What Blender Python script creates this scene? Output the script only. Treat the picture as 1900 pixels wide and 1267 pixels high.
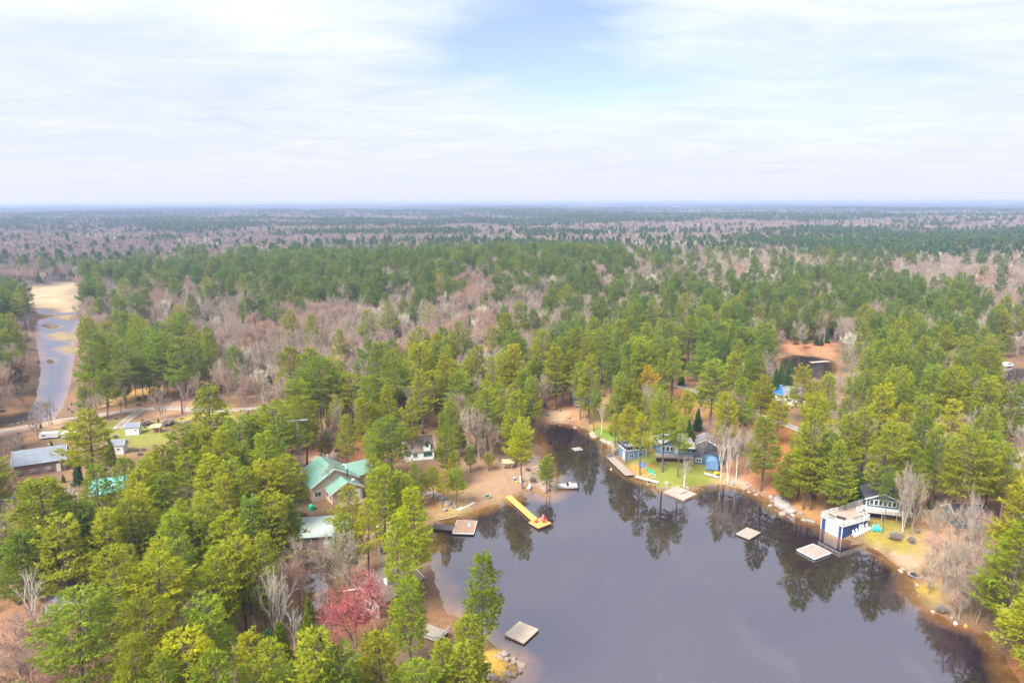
import bpy, bmesh, math, random
import numpy as np
from mathutils import Vector, Matrix, Euler

for o in list(bpy.data.objects): bpy.data.objects.remove(o)
S = bpy.context.scene
COL = S.collection
PI = math.pi
R = math.radians
# ------------------------------------------------------------------ camera
H = 66.0; F = 1267.0; PITCH = math.atan((633.5 - 374) / F)
cd = bpy.data.cameras.new('camera'); cam = bpy.data.objects.new('camera', cd); COL.objects.link(cam)
cd.sensor_width = 36.0; cd.lens = 36.0 * F / 1900.0; cd.clip_start = 0.5; cd.clip_end = 90000
cam.location = (0, 0, H); cam.rotation_euler = (PI / 2 - PITCH, R(0.1), 0)
S.camera = cam
# ------------------------------------------------------------------ world, sun, exposure
SUN_EL, SUN_AZ = 48.0, 222.0            # azimuth clockwise from +Y: behind the camera, a little to the left
W = bpy.data.worlds.new("World"); S.world = W; W.use_nodes = True
nt = W.node_tree; nt.nodes.clear()
def wn(t, **k):
    n = nt.nodes.new(t)
    for a, b in k.items(): setattr(n, a, b)
    return n
def wl(a, b): nt.links.new(a, b)
def wmath(op, a, b=None, c=None, clamp=False):
    n = wn('ShaderNodeMath', operation=op, use_clamp=clamp)
    for i, v in enumerate((a, b, c)):
        if v is None: continue
        if isinstance(v, (int, float)): n.inputs[i].default_value = v
        else: wl(v, n.inputs[i])
    return n.outputs[0]
tc = wn('ShaderNodeTexCoord'); sep = wn('ShaderNodeSeparateXYZ'); wl(tc.outputs['Generated'], sep.inputs[0])
X, Y, Z = sep.outputs
zc = wmath('ADD', wmath('MAXIMUM', Z, 0.0), 0.055)
comb = wn('ShaderNodeCombineXYZ'); wl(wmath('DIVIDE', X, zc), comb.inputs[0]); wl(wmath('DIVIDE', Y, zc), comb.inputs[1])
def wnoise(scale, det, rough, loc=(0, 0, 0), sc=(1, 1, 1), dist=0.0):
    m = wn('ShaderNodeMapping'); m.inputs['Location'].default_value = loc; m.inputs['Scale'].default_value = sc
    wl(comb.outputs[0], m.inputs[0])
    n = wn('ShaderNodeTexNoise'); n.inputs['Scale'].default_value = scale; n.inputs['Detail'].default_value = det
    n.inputs['Roughness'].default_value = rough; n.inputs['Distortion'].default_value = dist
    wl(m.outputs[0], n.inputs['Vector']); return n.outputs['Fac']
n1 = wnoise(0.42, 7, 0.56, (3.1, 1.7, 0), (1, 1, 1), 0.5)
n2 = wnoise(1.5, 7, 0.62, (7.3, 4.2, 0), (0.7, 1.15, 1), 0.8)
nbig = wnoise(0.2, 2, 0.5, (1.3, 9.2, 0))
az = wmath('ARCTAN2', X, Y); el = wmath('ARCSINE', Z)
nj = wnoise(1.1, 5, 0.6, (11, 2, 0), (1, 1, 1), 0.6)
jit = wmath('MULTIPLY', wmath('SUBTRACT', nj, 0.5), 0.26)
def gauss(a0, e0, sa, se):
    da = wmath('DIVIDE', wmath('SUBTRACT', wmath('ADD', az, jit), R(a0)), R(sa))
    de = wmath('DIVIDE', wmath('SUBTRACT', wmath('ADD', el, wmath('MULTIPLY', jit, 0.35)), R(e0)), R(se))
    q = wmath('ADD', wmath('MULTIPLY', da, da), wmath('MULTIPLY', de, de))
    return wmath('POWER', 2.718, wmath('MULTIPLY', q, -1.0))
gap = wmath('ADD', gauss(0.8, 13.0, 7.4, 5.0), wmath('MULTIPLY', gauss(7.0, 9.2, 8.0, 3.0), 0.95))
gap = wmath('ADD', gap, wmath('MULTIPLY', gauss(22, 6.5, 9.0, 3.6), 0.42))
gap = wmath('ADD', gap, wmath('MULTIPLY', gauss(-24, 9.0, 9.0, 2.2), 0.16))
thin = wmath('MULTIPLY', wmath('SUBTRACT', 0.60, n1, None, True), 2.0)
elw = wmath('MULTIPLY', el, 7.0, None, True)
gap = wmath('ADD', wmath('MULTIPLY', gap, 0.86), wmath('MULTIPLY', wmath('MULTIPLY', thin, 0.34), elw))
lowfade = wmath('MULTIPLY', wmath('SUBTRACT', el, R(1.5)), 9.0, None, True)
gap = wmath('MULTIPLY', gap, lowfade)
gap = wmath('MINIMUM', wmath('MAXIMUM', gap, 0.0), 0.9)
ramp = wn('ShaderNodeValToRGB')      # cloud: lavender grey undersides to bright white
ramp.color_ramp.elements[0].position = 0.34; ramp.color_ramp.elements[0].color = (0.70, 0.80, 1.02, 1)
ramp.color_ramp.elements[1].position = 0.66; ramp.color_ramp.elements[1].color = (1.06, 1.10, 1.12, 1)
wl(wmath('ADD', wmath('MULTIPLY', n2, 0.62), wmath('MULTIPLY', nbig, 0.38)), ramp.inputs[0])
hor = wn('ShaderNodeMix', data_type='RGBA')       # thick air at the horizon evens the cloud out
wl(wmath('POWER', 2.718, wmath('MULTIPLY', wmath('MAXIMUM', el, 0.0), -9.5)), hor.inputs[0])
wl(ramp.outputs[0], hor.inputs[6]); hor.inputs[7].default_value = (0.83, 0.855, 0.98, 1)
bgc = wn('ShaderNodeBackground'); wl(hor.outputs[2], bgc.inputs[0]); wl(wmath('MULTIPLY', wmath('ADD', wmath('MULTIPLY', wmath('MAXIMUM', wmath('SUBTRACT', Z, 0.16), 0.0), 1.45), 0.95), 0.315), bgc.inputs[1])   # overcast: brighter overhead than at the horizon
sky = wn('ShaderNodeTexSky', sky_type='NISHITA', sun_disc=False)
sky.sun_elevation = R(SUN_EL); sky.sun_rotation = R(SUN_AZ); sky.altitude = 300; sky.air_density = 1.0; sky.dust_density = 1.0; sky.ozone_density = 4.0
tn_ = wn('ShaderNodeMix', data_type='RGBA', blend_type='MULTIPLY'); tn_.inputs[0].default_value = 1.0; wl(sky.outputs[0], tn_.inputs[6]); tn_.inputs[7].default_value = (1.12, 0.93, 1.02, 1)
bgs = wn('ShaderNodeBackground'); wl(tn_.outputs[2], bgs.inputs[0]); bgs.inputs[1].default_value = 0.068
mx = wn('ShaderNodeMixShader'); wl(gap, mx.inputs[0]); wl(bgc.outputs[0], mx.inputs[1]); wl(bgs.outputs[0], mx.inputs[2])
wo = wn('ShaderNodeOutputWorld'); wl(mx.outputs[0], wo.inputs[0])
W.cycles.sampling_method = 'MANUAL'; W.cycles.sample_map_resolution = 512
sl = bpy.data.lights.new('sun', 'SUN'); sl.energy = 3.8; sl.angle = R(28); sl.color = (1.0, 0.955, 0.87)
sun = bpy.data.objects.new('sun', sl); COL.objects.link(sun)
sd = Vector((math.sin(R(SUN_AZ)) * math.cos(R(SUN_EL)), math.cos(R(SUN_AZ)) * math.cos(R(SUN_EL)), math.sin(R(SUN_EL))))
sun.rotation_euler = sd.to_track_quat('Z', 'Y').to_euler(); sun.location = (0, -50, 200)
S.view_settings.view_transform = 'Standard'; S.view_settings.look = 'None'
S.view_settings.gamma = 1; S.view_settings.use_curve_mapping = False
S.view_settings.exposure = 1.76
S.render.engine = 'CYCLES'
cy = S.cycles
cy.use_denoising = True; cy.max_bounces = 6; cy.diffuse_bounces = 3; cy.glossy_bounces = 2; cy.transmission_bounces = 2
cy.transparent_max_bounces = 4; cy.volume_bounces = 1; cy.use_adaptive_sampling = True; cy.adaptive_threshold = 0.02
cy.caustics_reflective = False; cy.caustics_refractive = False
try: cy.denoiser = 'OPENIMAGEDENOISE'
except Exception: pass

# ------------------------------------------------------------------ view geometry: a pixel of the photograph -> a point on the ground
cp, sp_ = math.cos(PITCH), math.sin(PITCH)
def ray(u, v):
    a = (u - 950) / F; b = -(v - 633.5) / F
    return a, cp + b * sp_, -sp_ + b * cp
def G(u, v, z=0.0):
    dx, dy, dz = ray(u, v); t = (z - H) / dz
    return dx * t, dy * t
def proj(x, y, z):
    """world -> photo pixel (arrays)"""
    zz = z - H
    dep = y * cp - zz * sp_; up = y * sp_ + zz * cp
    dep = np.maximum(dep, 1e-3)
    return 950 + F * x / dep, 633.5 - F * up / dep, dep
def ground_poly(px): return np.array([G(u, v) for u, v in px])
def sdist(x, y, poly):
    """signed distance to a polygon, negative inside"""
    x = np.asarray(x, float); y = np.asarray(y, float)
    d = np.full(x.shape, 1e18); ins = np.zeros(x.shape, bool); n = len(poly)
    for i in range(n):
        ax, ay = poly[i]; bx, by = poly[(i + 1) % n]
        ex, ey = bx - ax, by - ay; wx, wy = x - ax, y - ay
        t = np.clip((wx * ex + wy * ey) / (ex * ex + ey * ey + 1e-12), 0, 1)
        d = np.minimum(d, (wx - ex * t) ** 2 + (wy - ey * t) ** 2)
        c = ((ay <= y) & (by > y)) | ((by <= y) & (ay > y))
        with np.errstate(divide='ignore', invalid='ignore'):
            xi = ax + (y - ay) * ex / (ey if abs(ey) > 1e-9 else 1e-9)
        ins ^= c & (x < xi)
    d = np.sqrt(d); return np.where(ins, -d, d)

LAKE = ground_poly([(800,1600),(860,1400),(915,1300),(942,1262),(966,1246),(956,1225),(930,1207),(905,1190),(880,1170),(862,1150),(850,1140),(832,1140),
 (822,1120),(812,1090),(803,1060),(797,1020),(796,990),(800,974),(830,964),(860,956),(885,946),(905,938),(925,932),(950,926),(972,914),(985,904),(993,912),(1003,922),
 (1022,922),(1036,912),(1040,900),(1028,885),(1015,872),(1010,855),(1003,835),(995,820),(990,808),(1000,793),(1012,788),(1040,786),(1065,790),
 (1085,795),(1100,806),(1120,815),(1130,828),(1134,842),(1150,868),(1175,886),(1200,895),(1225,908),(1250,912),(1270,915),(1290,905),(1310,900),
 (1335,899),(1365,905),(1395,912),(1420,925),(1440,940),(1465,955),(1490,965),(1515,972),(1535,982),(1553,999),(1575,1004),(1600,1008),(1625,1020),
 (1645,1035),(1665,1050),(1685,1062),(1692,1080),(1697,1100),(1710,1120),(1735,1140),(1765,1155),(1800,1163),(1830,1172),(1860,1215),(1885,1267),
 (1940,1350),(2050,1500),(2200,1800),(1700,2300),(700,2300)])
RIVER = ground_poly([(-60,800),(30,787),(70,781),(103,773),(116,752),(128,720),(133,690),(138,660),(140,640),(135,622),(146,602),(158,588),(150,576),(118,579),
 (96,574),(76,569),(62,574),(72,590),(62,603),(64,630),(72,660),(75,690),(70,715),(66,742),(46,760),(10,768),(-60,772)])
POND = ground_poly([(1440,668),(1470,659),(1510,662),(1548,671),(1557,690),(1530,706),(1480,702),(1446,692)])
POND2 = ground_poly([(1828,688),(1860,681),(1920,686),(2000,690),(2040,740),(2000,800),(1920,792),(1888,765),(1868,725),(1846,705)])
POND3 = ground_poly([(548,1066),(575,1052),(600,1062),(606,1090),(596,1130),(572,1140),(556,1116)])
WATERS = [('lake', LAKE), ('river', RIVER), ('far_pond', POND), ('cove_pond', POND2), ('small_pond', POND3)]
def smooth(a, b, x):
    t = np.clip((x - a) / (b - a), 0, 1); return t * t * (3 - 2 * t)
def waves(x, y, L, seed, n=7):
    r = np.random.RandomState(seed); s = 0
    for i in range(n):
        a = r.uniform(0, 2 * PI); k = 2 * PI / (L * r.uniform(0.55, 1.6)); s = s + np.sin((x * math.cos(a) + y * math.sin(a)) * k + r.uniform(0, 7))
    return s / n ** 0.5 * 0.7
HILL_C = G(880, 545)
MARSH = ground_poly([(-80,575),(20,566),(60,574),(95,576),(130,582),(150,585),(136,560),(140,540),(200,512),(240,500),(215,492),(150,524),(95,531),(30,540),(-80,552)])
ISLES = [ground_poly(p) for p in ([(88,620),(118,614),(150,622),(136,630),(100,629)], [(74,602),(92,599),(112,604),(96,609)], [(104,588),(128,584),(146,588),(128,592)], [(104,645),(128,640),(150,648),(130,656)], [(76,585),(92,581),(98,586),(84,590)], [(84,668),(94,663),(99,670),(90,676)])]
def water_sd(x, y):
    d = None
    for _, p in WATERS:
        s = sdist(x, y, p)
        if _ == 'river':
            for q in ISLES: s = np.maximum(s, -sdist(x, y, q))
        d = s if d is None else np.minimum(d, s)
    return d
def hgt(x, y, d=None):
    x = np.asarray(x, float); y = np.asarray(y, float)
    if d is None: d = water_sd(x, y)
    d = d + 0.55 * waves(x, y, 5.0, 3) * (np.abs(d) < 40)
    dist = np.hypot(x, y)
    land = 2.6 * (1 - np.exp(-np.maximum(d, 0) / 11.0)) + 0.25 * waves(x, y, 18, 5) * smooth(3, 14, d)
    dm = sdist(x, y, MARSH)
    far = smooth(60, 260, d) * smooth(0, 60, dm) * (3.0 + 3.0 * waves(x, y, 260, 11)) + smooth(900, 2600, dist) * 7.0 * (1 + waves(x, y, 1500, 12)) \
        + smooth(5000, 12000, dist) * 6.0 * (1 + waves(x, y, 5200, 15))
    hill = 8.0 * np.exp(-((x - HILL_C[0]) / 210) ** 2 - ((y - HILL_C[1]) / 90) ** 2)
    land = land + np.maximum(far, 0) + hill
    land = np.where(dm < 0, np.minimum(land, 0.35), land)
    wat = np.maximum(0.22 * d, -2.2) - 0.02
    return np.where(d > 0, land, wat)
def hz(x, y): return float(hgt(np.array([x]), np.array([y]))[0])
def P(u, v, dz=0.0):
    """ground point seen at a pixel of the photo"""
    z = 0.0
    for _ in range(6):
        x, y = G(u, v, z); z = max(hz(x, y), 0.0)
    return Vector((x, y, z + dz))
def P_top(u, v, h):
    """ground point of a thing of height h whose top is seen at a pixel"""
    z = 1.5
    for _ in range(6):
        x, y = G(u, v, z + h); z = max(hz(x, y), 0.0)
    return Vector((x, y, z))

# ------------------------------------------------------------------ materials
def M_new(name):
    m = bpy.data.materials.new(name); m.use_nodes = True; t = m.node_tree
    return m, t, t.nodes['Principled BSDF'], t.nodes['Material Output']
def N(t, typ, **k):
    n = t.nodes.new(typ)
    for a, b in k.items():
        if isinstance(a, str) and a.startswith('i_'): n.inputs[a[2:].replace('_', ' ')].default_value = b
        else: setattr(n, a, b)
    return n
def mixc(t, fac, a, b, blend='MIX'):
    n = t.nodes.new('ShaderNodeMix'); n.data_type = 'RGBA'; n.blend_type = blend
    for i, v in ((0, fac), (6, a), (7, b)):
        if isinstance(v, (int, float)): n.inputs[i].default_value = v
        elif isinstance(v, tuple): n.inputs[i].default_value = (*v[:3], 1)
        else: t.links.new(v, n.inputs[i])
    return n.outputs[2]
def noise(t, scale, det=4, rough=0.6, coord='Object', vec=None):
    n = N(t, 'ShaderNodeTexNoise'); n.inputs['Scale'].default_value = scale; n.inputs['Detail'].default_value = det; n.inputs['Roughness'].default_value = rough
    if vec is None:
        c = N(t, 'ShaderNodeTexCoord'); vec = c.outputs[coord]
    t.links.new(vec, n.inputs['Vector']); return n.outputs['Fac']
def rampf(t, fac, p0, p1):
    n = N(t, 'ShaderNodeMapRange'); n.inputs[1].default_value = p0; n.inputs[2].default_value = p1; n.clamp = True
    t.links.new(fac, n.inputs[0]); return n.outputs[0]
def surf(name, c1, c2=None, scale=3.0, rough=0.75, bump=0.0, spec=0.3, metal=0.0, dirt=0.25):
    m, t, b, o = M_new(name)
    c2 = c2 or tuple(x * 0.72 for x in c1)
    f = rampf(t, noise(t, scale, 5), 0.3, 0.72); col = mixc(t, f, c1, c2)
    f2 = rampf(t, noise(t, scale * 0.23, 3), 0.45, 0.8)
    fm = N(t, 'ShaderNodeMath', operation='MULTIPLY'); t.links.new(f2, fm.inputs[0]); fm.inputs[1].default_value = dirt
    col = mixc(t, fm.outputs[0], col, tuple(x * 0.5 + 0.02 for x in c2))
    t.links.new(col, b.inputs['Base Color']); b.inputs['Roughness'].default_value = rough; b.inputs['Metallic'].default_value = metal
    b.inputs['Specular IOR Level'].default_value = spec
    if bump:
        bn = N(t, 'ShaderNodeBump'); bn.inputs['Strength'].default_value = bump; bn.inputs['Distance'].default_value = 0.05
        t.links.new(noise(t, scale * 3, 4), bn.inputs['Height']); t.links.new(bn.outputs[0], b.inputs['Normal'])
    return m
def striped(name, c1, c2, period, axis='Z', rough=0.6, depth=0.012, metal=0.0, fleck=0.2):
    """boards, courses or standing seams: fine relief lines across the object's own axis"""
    m, t, b, o = M_new(name)
    c = N(t, 'ShaderNodeTexCoord'); s = N(t, 'ShaderNodeSeparateXYZ'); t.links.new(c.outputs['Object'], s.inputs[0])
    d = N(t, 'ShaderNodeMath', operation='DIVIDE'); t.links.new(s.outputs['XYZ'.index(axis)], d.inputs[0]); d.inputs[1].default_value = period
    fr = N(t, 'ShaderNodeMath', operation='FRACT'); t.links.new(d.outputs[0], fr.inputs[0])
    lt = N(t, 'ShaderNodeMath', operation='LESS_THAN'); t.links.new(fr.outputs[0], lt.inputs[0]); lt.inputs[1].default_value = 0.14
    f = rampf(t, noise(t, 2.2, 5), 0.3, 0.75)
    col = mixc(t, f, c1, c2); fl = N(t, 'ShaderNodeMath', operation='FLOOR'); t.links.new(d.outputs[0], fl.inputs[0])
    wn_ = N(t, 'ShaderNodeTexWhiteNoise', noise_dimensions='1D'); t.links.new(fl.outputs[0], wn_.inputs['W'])
    mm = N(t, 'ShaderNodeMath', operation='MULTIPLY'); t.links.new(wn_.outputs['Value'], mm.inputs[0]); mm.inputs[1].default_value = fleck
    col = mixc(t, mm.outputs[0], col, tuple(x * 0.6 for x in c2))
    t.links.new(col, b.inputs['Base Color']); b.inputs['Roughness'].default_value = rough; b.inputs['Metallic'].default_value = metal
    bn = N(t, 'ShaderNodeBump'); bn.inputs['Strength'].default_value = 0.6; bn.inputs['Distance'].default_value = depth; bn.invert = True
    t.links.new(lt.outputs[0], bn.inputs['Height']); t.links.new(bn.outputs[0], b.inputs['Normal'])
    return m
def shingle(name, c1, c2):
    m, t, b, o = M_new(name)
    c = N(t, 'ShaderNodeTexCoord'); br = N(t, 'ShaderNodeTexBrick'); br.inputs['Scale'].default_value = 1.0
    mp = N(t, 'ShaderNodeMapping'); mp.inputs['Scale'].default_value = (1.1, 1.1, 1.0); t.links.new(c.outputs['Object'], mp.inputs[0]); t.links.new(mp.outputs[0], br.inputs['Vector'])
    br.inputs['Brick Width'].default_value = 0.9; br.inputs['Row Height'].default_value = 0.3; br.inputs['Mortar Size'].default_value = 0.03
    br.inputs['Color1'].default_value = (*c1, 1); br.inputs['Color2'].default_value = (*c2, 1); br.inputs['Mortar'].default_value = (*[x * 0.6 for x in c2], 1)
    f = rampf(t, noise(t, 1.1, 5), 0.35, 0.75)
    col = mixc(t, f, br.outputs['Color'], tuple(x * 0.62 for x in c1))
    f3 = rampf(t, noise(t, 9, 3), 0.55, 0.8)
    col = mixc(t, f3, col, (0.16, 0.10, 0.05))      # fallen needles lying on the roof
    t.links.new(col, b.inputs['Base Color']); b.inputs['Roughness'].default_value = 0.85
    return m
MAT = {}
MAT['white'] = surf('white_paint', (0.60, 0.60, 0.59), (0.52, 0.52, 0.51), 2.0, 0.5, dirt=0.08)
MAT['offwhite'] = surf('off_white_panel', (0.52, 0.50, 0.47), None, 2.0, 0.6, dirt=0.2)
MAT['glass'], _t, _b, _o = M_new('dark_glass'); _b.inputs['Base Color'].default_value = (0.03, 0.04, 0.045, 1); _b.inputs['Roughness'].default_value = 0.06; _b.inputs['Specular IOR Level'].default_value = 0.8
MAT['navy'] = striped('navy_boards', (0.012, 0.045, 0.17), (0.010, 0.035, 0.13), 0.18, 'Z')
MAT['slateblue'] = striped('slate_blue_siding', (0.11, 0.19, 0.30), (0.09, 0.16, 0.26), 0.16, 'Z')
MAT['tealblue'] = striped('teal_grey_siding', (0.06, 0.12, 0.16), (0.05, 0.10, 0.14), 0.16, 'Z')
MAT['beige'] = striped('beige_siding', (0.50, 0.36, 0.27), (0.44, 0.31, 0.23), 0.18, 'Z')
MAT['brownside'] = striped('brown_siding', (0.23, 0.15, 0.115), (0.19, 0.125, 0.095), 0.2, 'Z')
MAT['pinkside'] = striped('rosy_brown_siding', (0.34, 0.20, 0.15), (0.29, 0.17, 0.13), 0.2, 'Z')
MAT['greymetal'] = striped('grey_boards', (0.26, 0.25, 0.24), (0.21, 0.20, 0.195), 0.15, 'X')
MAT['greenroof'] = striped('green_metal_roof', (0.12, 0.225, 0.18), (0.105, 0.20, 0.16), 0.42, 'Y', 0.42, 0.03)
MAT['tealroof'] = striped('teal_metal_roof', (0.11, 0.36, 0.30), (0.095, 0.32, 0.265), 0.42, 'Y', 0.42, 0.03)
MAT['palegreen'] = striped('faded_green_roof', (0.27, 0.31, 0.27), (0.22, 0.26, 0.22), 0.5, 'Y', 0.7, 0.02)
MAT['greyshingle'] = shingle('grey_shingles', (0.17, 0.195, 0.235), (0.125, 0.145, 0.18))
MAT['paleshingle'] = shingle('pale_grey_shingles', (0.29, 0.28, 0.28), (0.24, 0.232, 0.23))
MAT['brownshingle'] = shingle('brown_shingles', (0.17, 0.125, 0.10), (0.13, 0.095, 0.078))
MAT['taupeshingle'] = shingle('taupe_shingles', (0.20, 0.165, 0.155), (0.16, 0.135, 0.128))
MAT['blackshingle'] = shingle('charcoal_shingles', (0.045, 0.045, 0.06), (0.033, 0.033, 0.046))
MAT['deckgrey'] = surf('weathered_deck', (0.27, 0.22, 0.18), (0.20, 0.165, 0.14), 2.5, 0.8, 0.2)
MAT['deckpink'] = surf('pale_deck', (0.33, 0.26, 0.215), (0.27, 0.21, 0.175), 2.0, 0.8, 0.2)
MAT['deckbrown'] = surf('brown_deck', (0.30, 0.19, 0.125), (0.21, 0.135, 0.09), 1.3, 0.8, 0.2)
MAT['deckdark'] = surf('dark_ramp_boards', (0.10, 0.085, 0.08), (0.07, 0.06, 0.058), 2.0, 0.8, 0.2)
MAT['cedar'] = surf('new_cedar_boards', (0.56, 0.29, 0.075), (0.49, 0.24, 0.06), 1.6, 0.65, 0.2, dirt=0.1)
MAT['raftpale'] = surf('pale_raft_boards', (0.47, 0.375, 0.285), (0.40, 0.31, 0.235), 1.2, 0.75, 0.2, dirt=0.15)
MAT['darkwood'] = surf('dark_wet_timber', (0.035, 0.028, 0.025), None, 3.0, 0.7)
MAT['timber'] = surf('light_timber', (0.46, 0.31, 0.17), None, 3.0, 0.75)
MAT['greytimber'] = surf('grey_timber', (0.26, 0.22, 0.19), None, 3.0, 0.8)
MAT['red'] = surf('red_plastic', (0.62, 0.035, 0.045), (0.5, 0.03, 0.04), 3, 0.45, dirt=0.1)
MAT['pink'] = surf('rose_plastic', (0.55, 0.10, 0.14), (0.46, 0.08, 0.11), 3, 0.5, dirt=0.1)
MAT['turq'] = surf('turquoise_plastic', (0.02, 0.50, 0.50), (0.02, 0.42, 0.43), 3, 0.45, dirt=0.1)
MAT['bluetarp'] = surf('blue_tarp', (0.015, 0.12, 0.62), (0.012, 0.09, 0.48), 1.2, 0.5, 0.3, dirt=0.1)
MAT['bluegrey'] = surf('grey_blue_vinyl', (0.10, 0.19, 0.33), (0.085, 0.16, 0.28), 1.2, 0.6, 0.1, dirt=0.1)
MAT['greenplastic'] = surf('green_plastic', (0.015, 0.36, 0.20), (0.012, 0.30, 0.17), 2, 0.4, dirt=0.1)
MAT['aqua'] = surf('aqua_tarp', (0.10, 0.50, 0.44), None, 2, 0.6)
MAT['yellow'] = surf('yellow_plastic', (0.75, 0.50, 0.03), None, 3, 0.5)
MAT['orange'] = surf('orange_cloth', (0.75, 0.22, 0.03), None, 3, 0.6)
MAT['purple'] = surf('purple_plastic', (0.22, 0.04, 0.42), None, 3, 0.6)
MAT['steel'] = surf('galvanised_steel', (0.50, 0.53, 0.57), (0.42, 0.45, 0.49), 4, 0.45, metal=0.3)
MAT['rubber'] = surf('black_rubber', (0.025, 0.025, 0.028), None, 4, 0.7)
MAT['carwhite'] = surf('white_car_paint', (0.80, 0.80, 0.80), (0.76, 0.76, 0.76), 1, 0.25, spec=0.6, dirt=0.08)
MAT['cargrey'] = surf('grey_car_paint', (0.30, 0.31, 0.33), (0.28, 0.29, 0.31), 1, 0.25, spec=0.6, dirt=0.08)
MAT['concrete'] = surf('concrete', (0.42, 0.39, 0.36), (0.33, 0.305, 0.28), 2, 0.85, 0.2)
def rock_mat(name, a, b, c):
    m, t, bs, o = M_new(name)
    f = rampf(t, noise(t, 2.2, 6, 0.7), 0.35, 0.68); col = mixc(t, f, a, b)
    f2 = rampf(t, noise(t, 6.0, 4), 0.58, 0.74); col = mixc(t, f2, col, c)
    oi = N(t, 'ShaderNodeObjectInfo'); mm = N(t, 'ShaderNodeMath', operation='MULTIPLY'); t.links.new(oi.outputs['Random'], mm.inputs[0]); mm.inputs[1].default_value = 0.5
    col = mixc(t, mm.outputs[0], col, tuple(x * 0.62 for x in a))
    t.links.new(col, bs.inputs['Base Color']); bs.inputs['Roughness'].default_value = 0.9
    bn = N(t, 'ShaderNodeBump'); bn.inputs['Strength'].default_value = 0.6; bn.inputs['Distance'].default_value = 0.08
    t.links.new(noise(t, 5, 5), bn.inputs['Height']); t.links.new(bn.outputs[0], bs.inputs['Normal']); return m
MAT['rock'] = rock_mat('granite', (0.26, 0.225, 0.205), (0.18, 0.155, 0.14), (0.09, 0.08, 0.065))
MAT['rockpink'] = rock_mat('pink_granite', (0.29, 0.215, 0.175), (0.21, 0.155, 0.12), (0.15, 0.115, 0.09))
MAT['rockwet'] = rock_mat('lichen_rock', (0.29, 0.265, 0.19), (0.21, 0.19, 0.12), (0.08, 0.07, 0.05))
MAT['gravel'] = surf('gravel_track', (0.30, 0.25, 0.22), (0.24, 0.20, 0.172), 0.8, 0.95, 0.3, dirt=0.3)

# ------------------------------------------------------------------ mesh helpers
def link(o, parent=None):
    COL.objects.link(o)
    if parent is not None: o.parent = parent
    return o
def tag(o, label=None, cat=None, group=None, kind=None):
    for k, v in (('label', label), ('category', cat), ('group', group), ('kind', kind)):
        if v: o[k] = v
    return o
def thing(name, label, cat, loc=(0, 0, 0), rz=0.0, group=None):
    o = bpy.data.objects.new(name, None); o.empty_display_size = 0.3; link(o)
    o.location = loc; o.rotation_euler = (0, 0, rz); tag(o, label, cat, group); return o
class MB:
    def __init__(s): s.v = []; s.f = []
    def add(s, vs, fs):
        k = len(s.v); s.v += [tuple(v) for v in vs]; s.f += [tuple(i + k for i in f) for f in fs]; return s
    def boxm(s, a, b, M=None):
        (x0, y0, z0), (x1, y1, z1) = a, b
        vs = [(x0,y0,z0),(x1,y0,z0),(x1,y1,z0),(x0,y1,z0),(x0,y0,z1),(x1,y0,z1),(x1,y1,z1),(x0,y1,z1)]
        if M is not None: vs = [M @ Vector(v) for v in vs]
        return s.add(vs, [(0,3,2,1),(4,5,6,7),(0,1,5,4),(1,2,6,5),(2,3,7,6),(3,0,4,7)])
    def box(s, c, size, rot=(0, 0, 0)):
        M = Matrix.Translation(c) @ Euler(rot).to_matrix().to_4x4(); h = [x / 2 for x in size]
        return s.boxm((-h[0], -h[1], -h[2]), (h[0], h[1], h[2]), M)
    def tube(s, p0, p1, r0, r1=None, n=6, caps=True):
        r1 = r0 if r1 is None else r1
        p0, p1 = Vector(p0), Vector(p1); d = (p1 - p0).normalized()
        a = d.orthogonal().normalized(); b = d.cross(a); vs = []
        for p, r in ((p0, r0), (p1, r1)):
            for i in range(n):
                t = 2 * PI * i / n; vs.append(p + a * (r * math.cos(t)) + b * (r * math.sin(t)))
        fs = [(i, (i + 1) % n, n + (i + 1) % n, n + i) for i in range(n)]
        if caps: fs += [tuple(range(n - 1, -1, -1)), tuple(range(n, 2 * n))]
        return s.add(vs, fs)
    def path(s, pts, r, n=5):
        for i in range(len(pts) - 1): s.tube(pts[i], pts[i + 1], r, r, n, True)
        return s
    def prism(s, poly, y0, y1):
        """polygon in x,z pushed along y"""
        n = len(poly); vs = [(x, y0, z) for x, z in poly] + [(x, y1, z) for x, z in poly]
        fs = [tuple(range(n)), tuple(range(2 * n - 1, n - 1, -1))] + [(i + n, (i + 1) % n + n, (i + 1) % n, i) for i in range(n)]
        return s.add(vs, fs)
    def slab(s, q, th):
        """a sloping sheet given by its four upper corners, with thickness below"""
        q = [Vector(p) for p in q]; nrm = (q[1] - q[0]).cross(q[3] - q[0]).normalized()
        if nrm.z < 0: nrm = -nrm
        vs = q + [p - nrm * th for p in q]; n = len(q)
        return s.add(vs, [tuple(range(n)), tuple(range(2 * n - 1, n - 1, -1))] + [(i, i + n, (i + 1) % n + n, (i + 1) % n) for i in range(n)])
    def build(s, name, m, parent=None, smooth=False, label=None, kind=None, loc=None):
        me = bpy.data.meshes.new(name); me.from_pydata([tuple(v) for v in s.v], [], s.f); me.update()
        bm = bmesh.new(); bm.from_mesh(me); bmesh.ops.recalc_face_normals(bm, faces=bm.faces); bm.to_mesh(me); bm.free()
        if smooth: me.polygons.foreach_set('use_smooth', [True] * len(me.polygons))
        me.materials.append(MAT[m] if isinstance(m, str) else m)
        o = bpy.data.objects.new(name, me); link(o, parent)
        if loc is not None: o.location = loc
        tag(o, label, None, None, kind); return o
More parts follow.
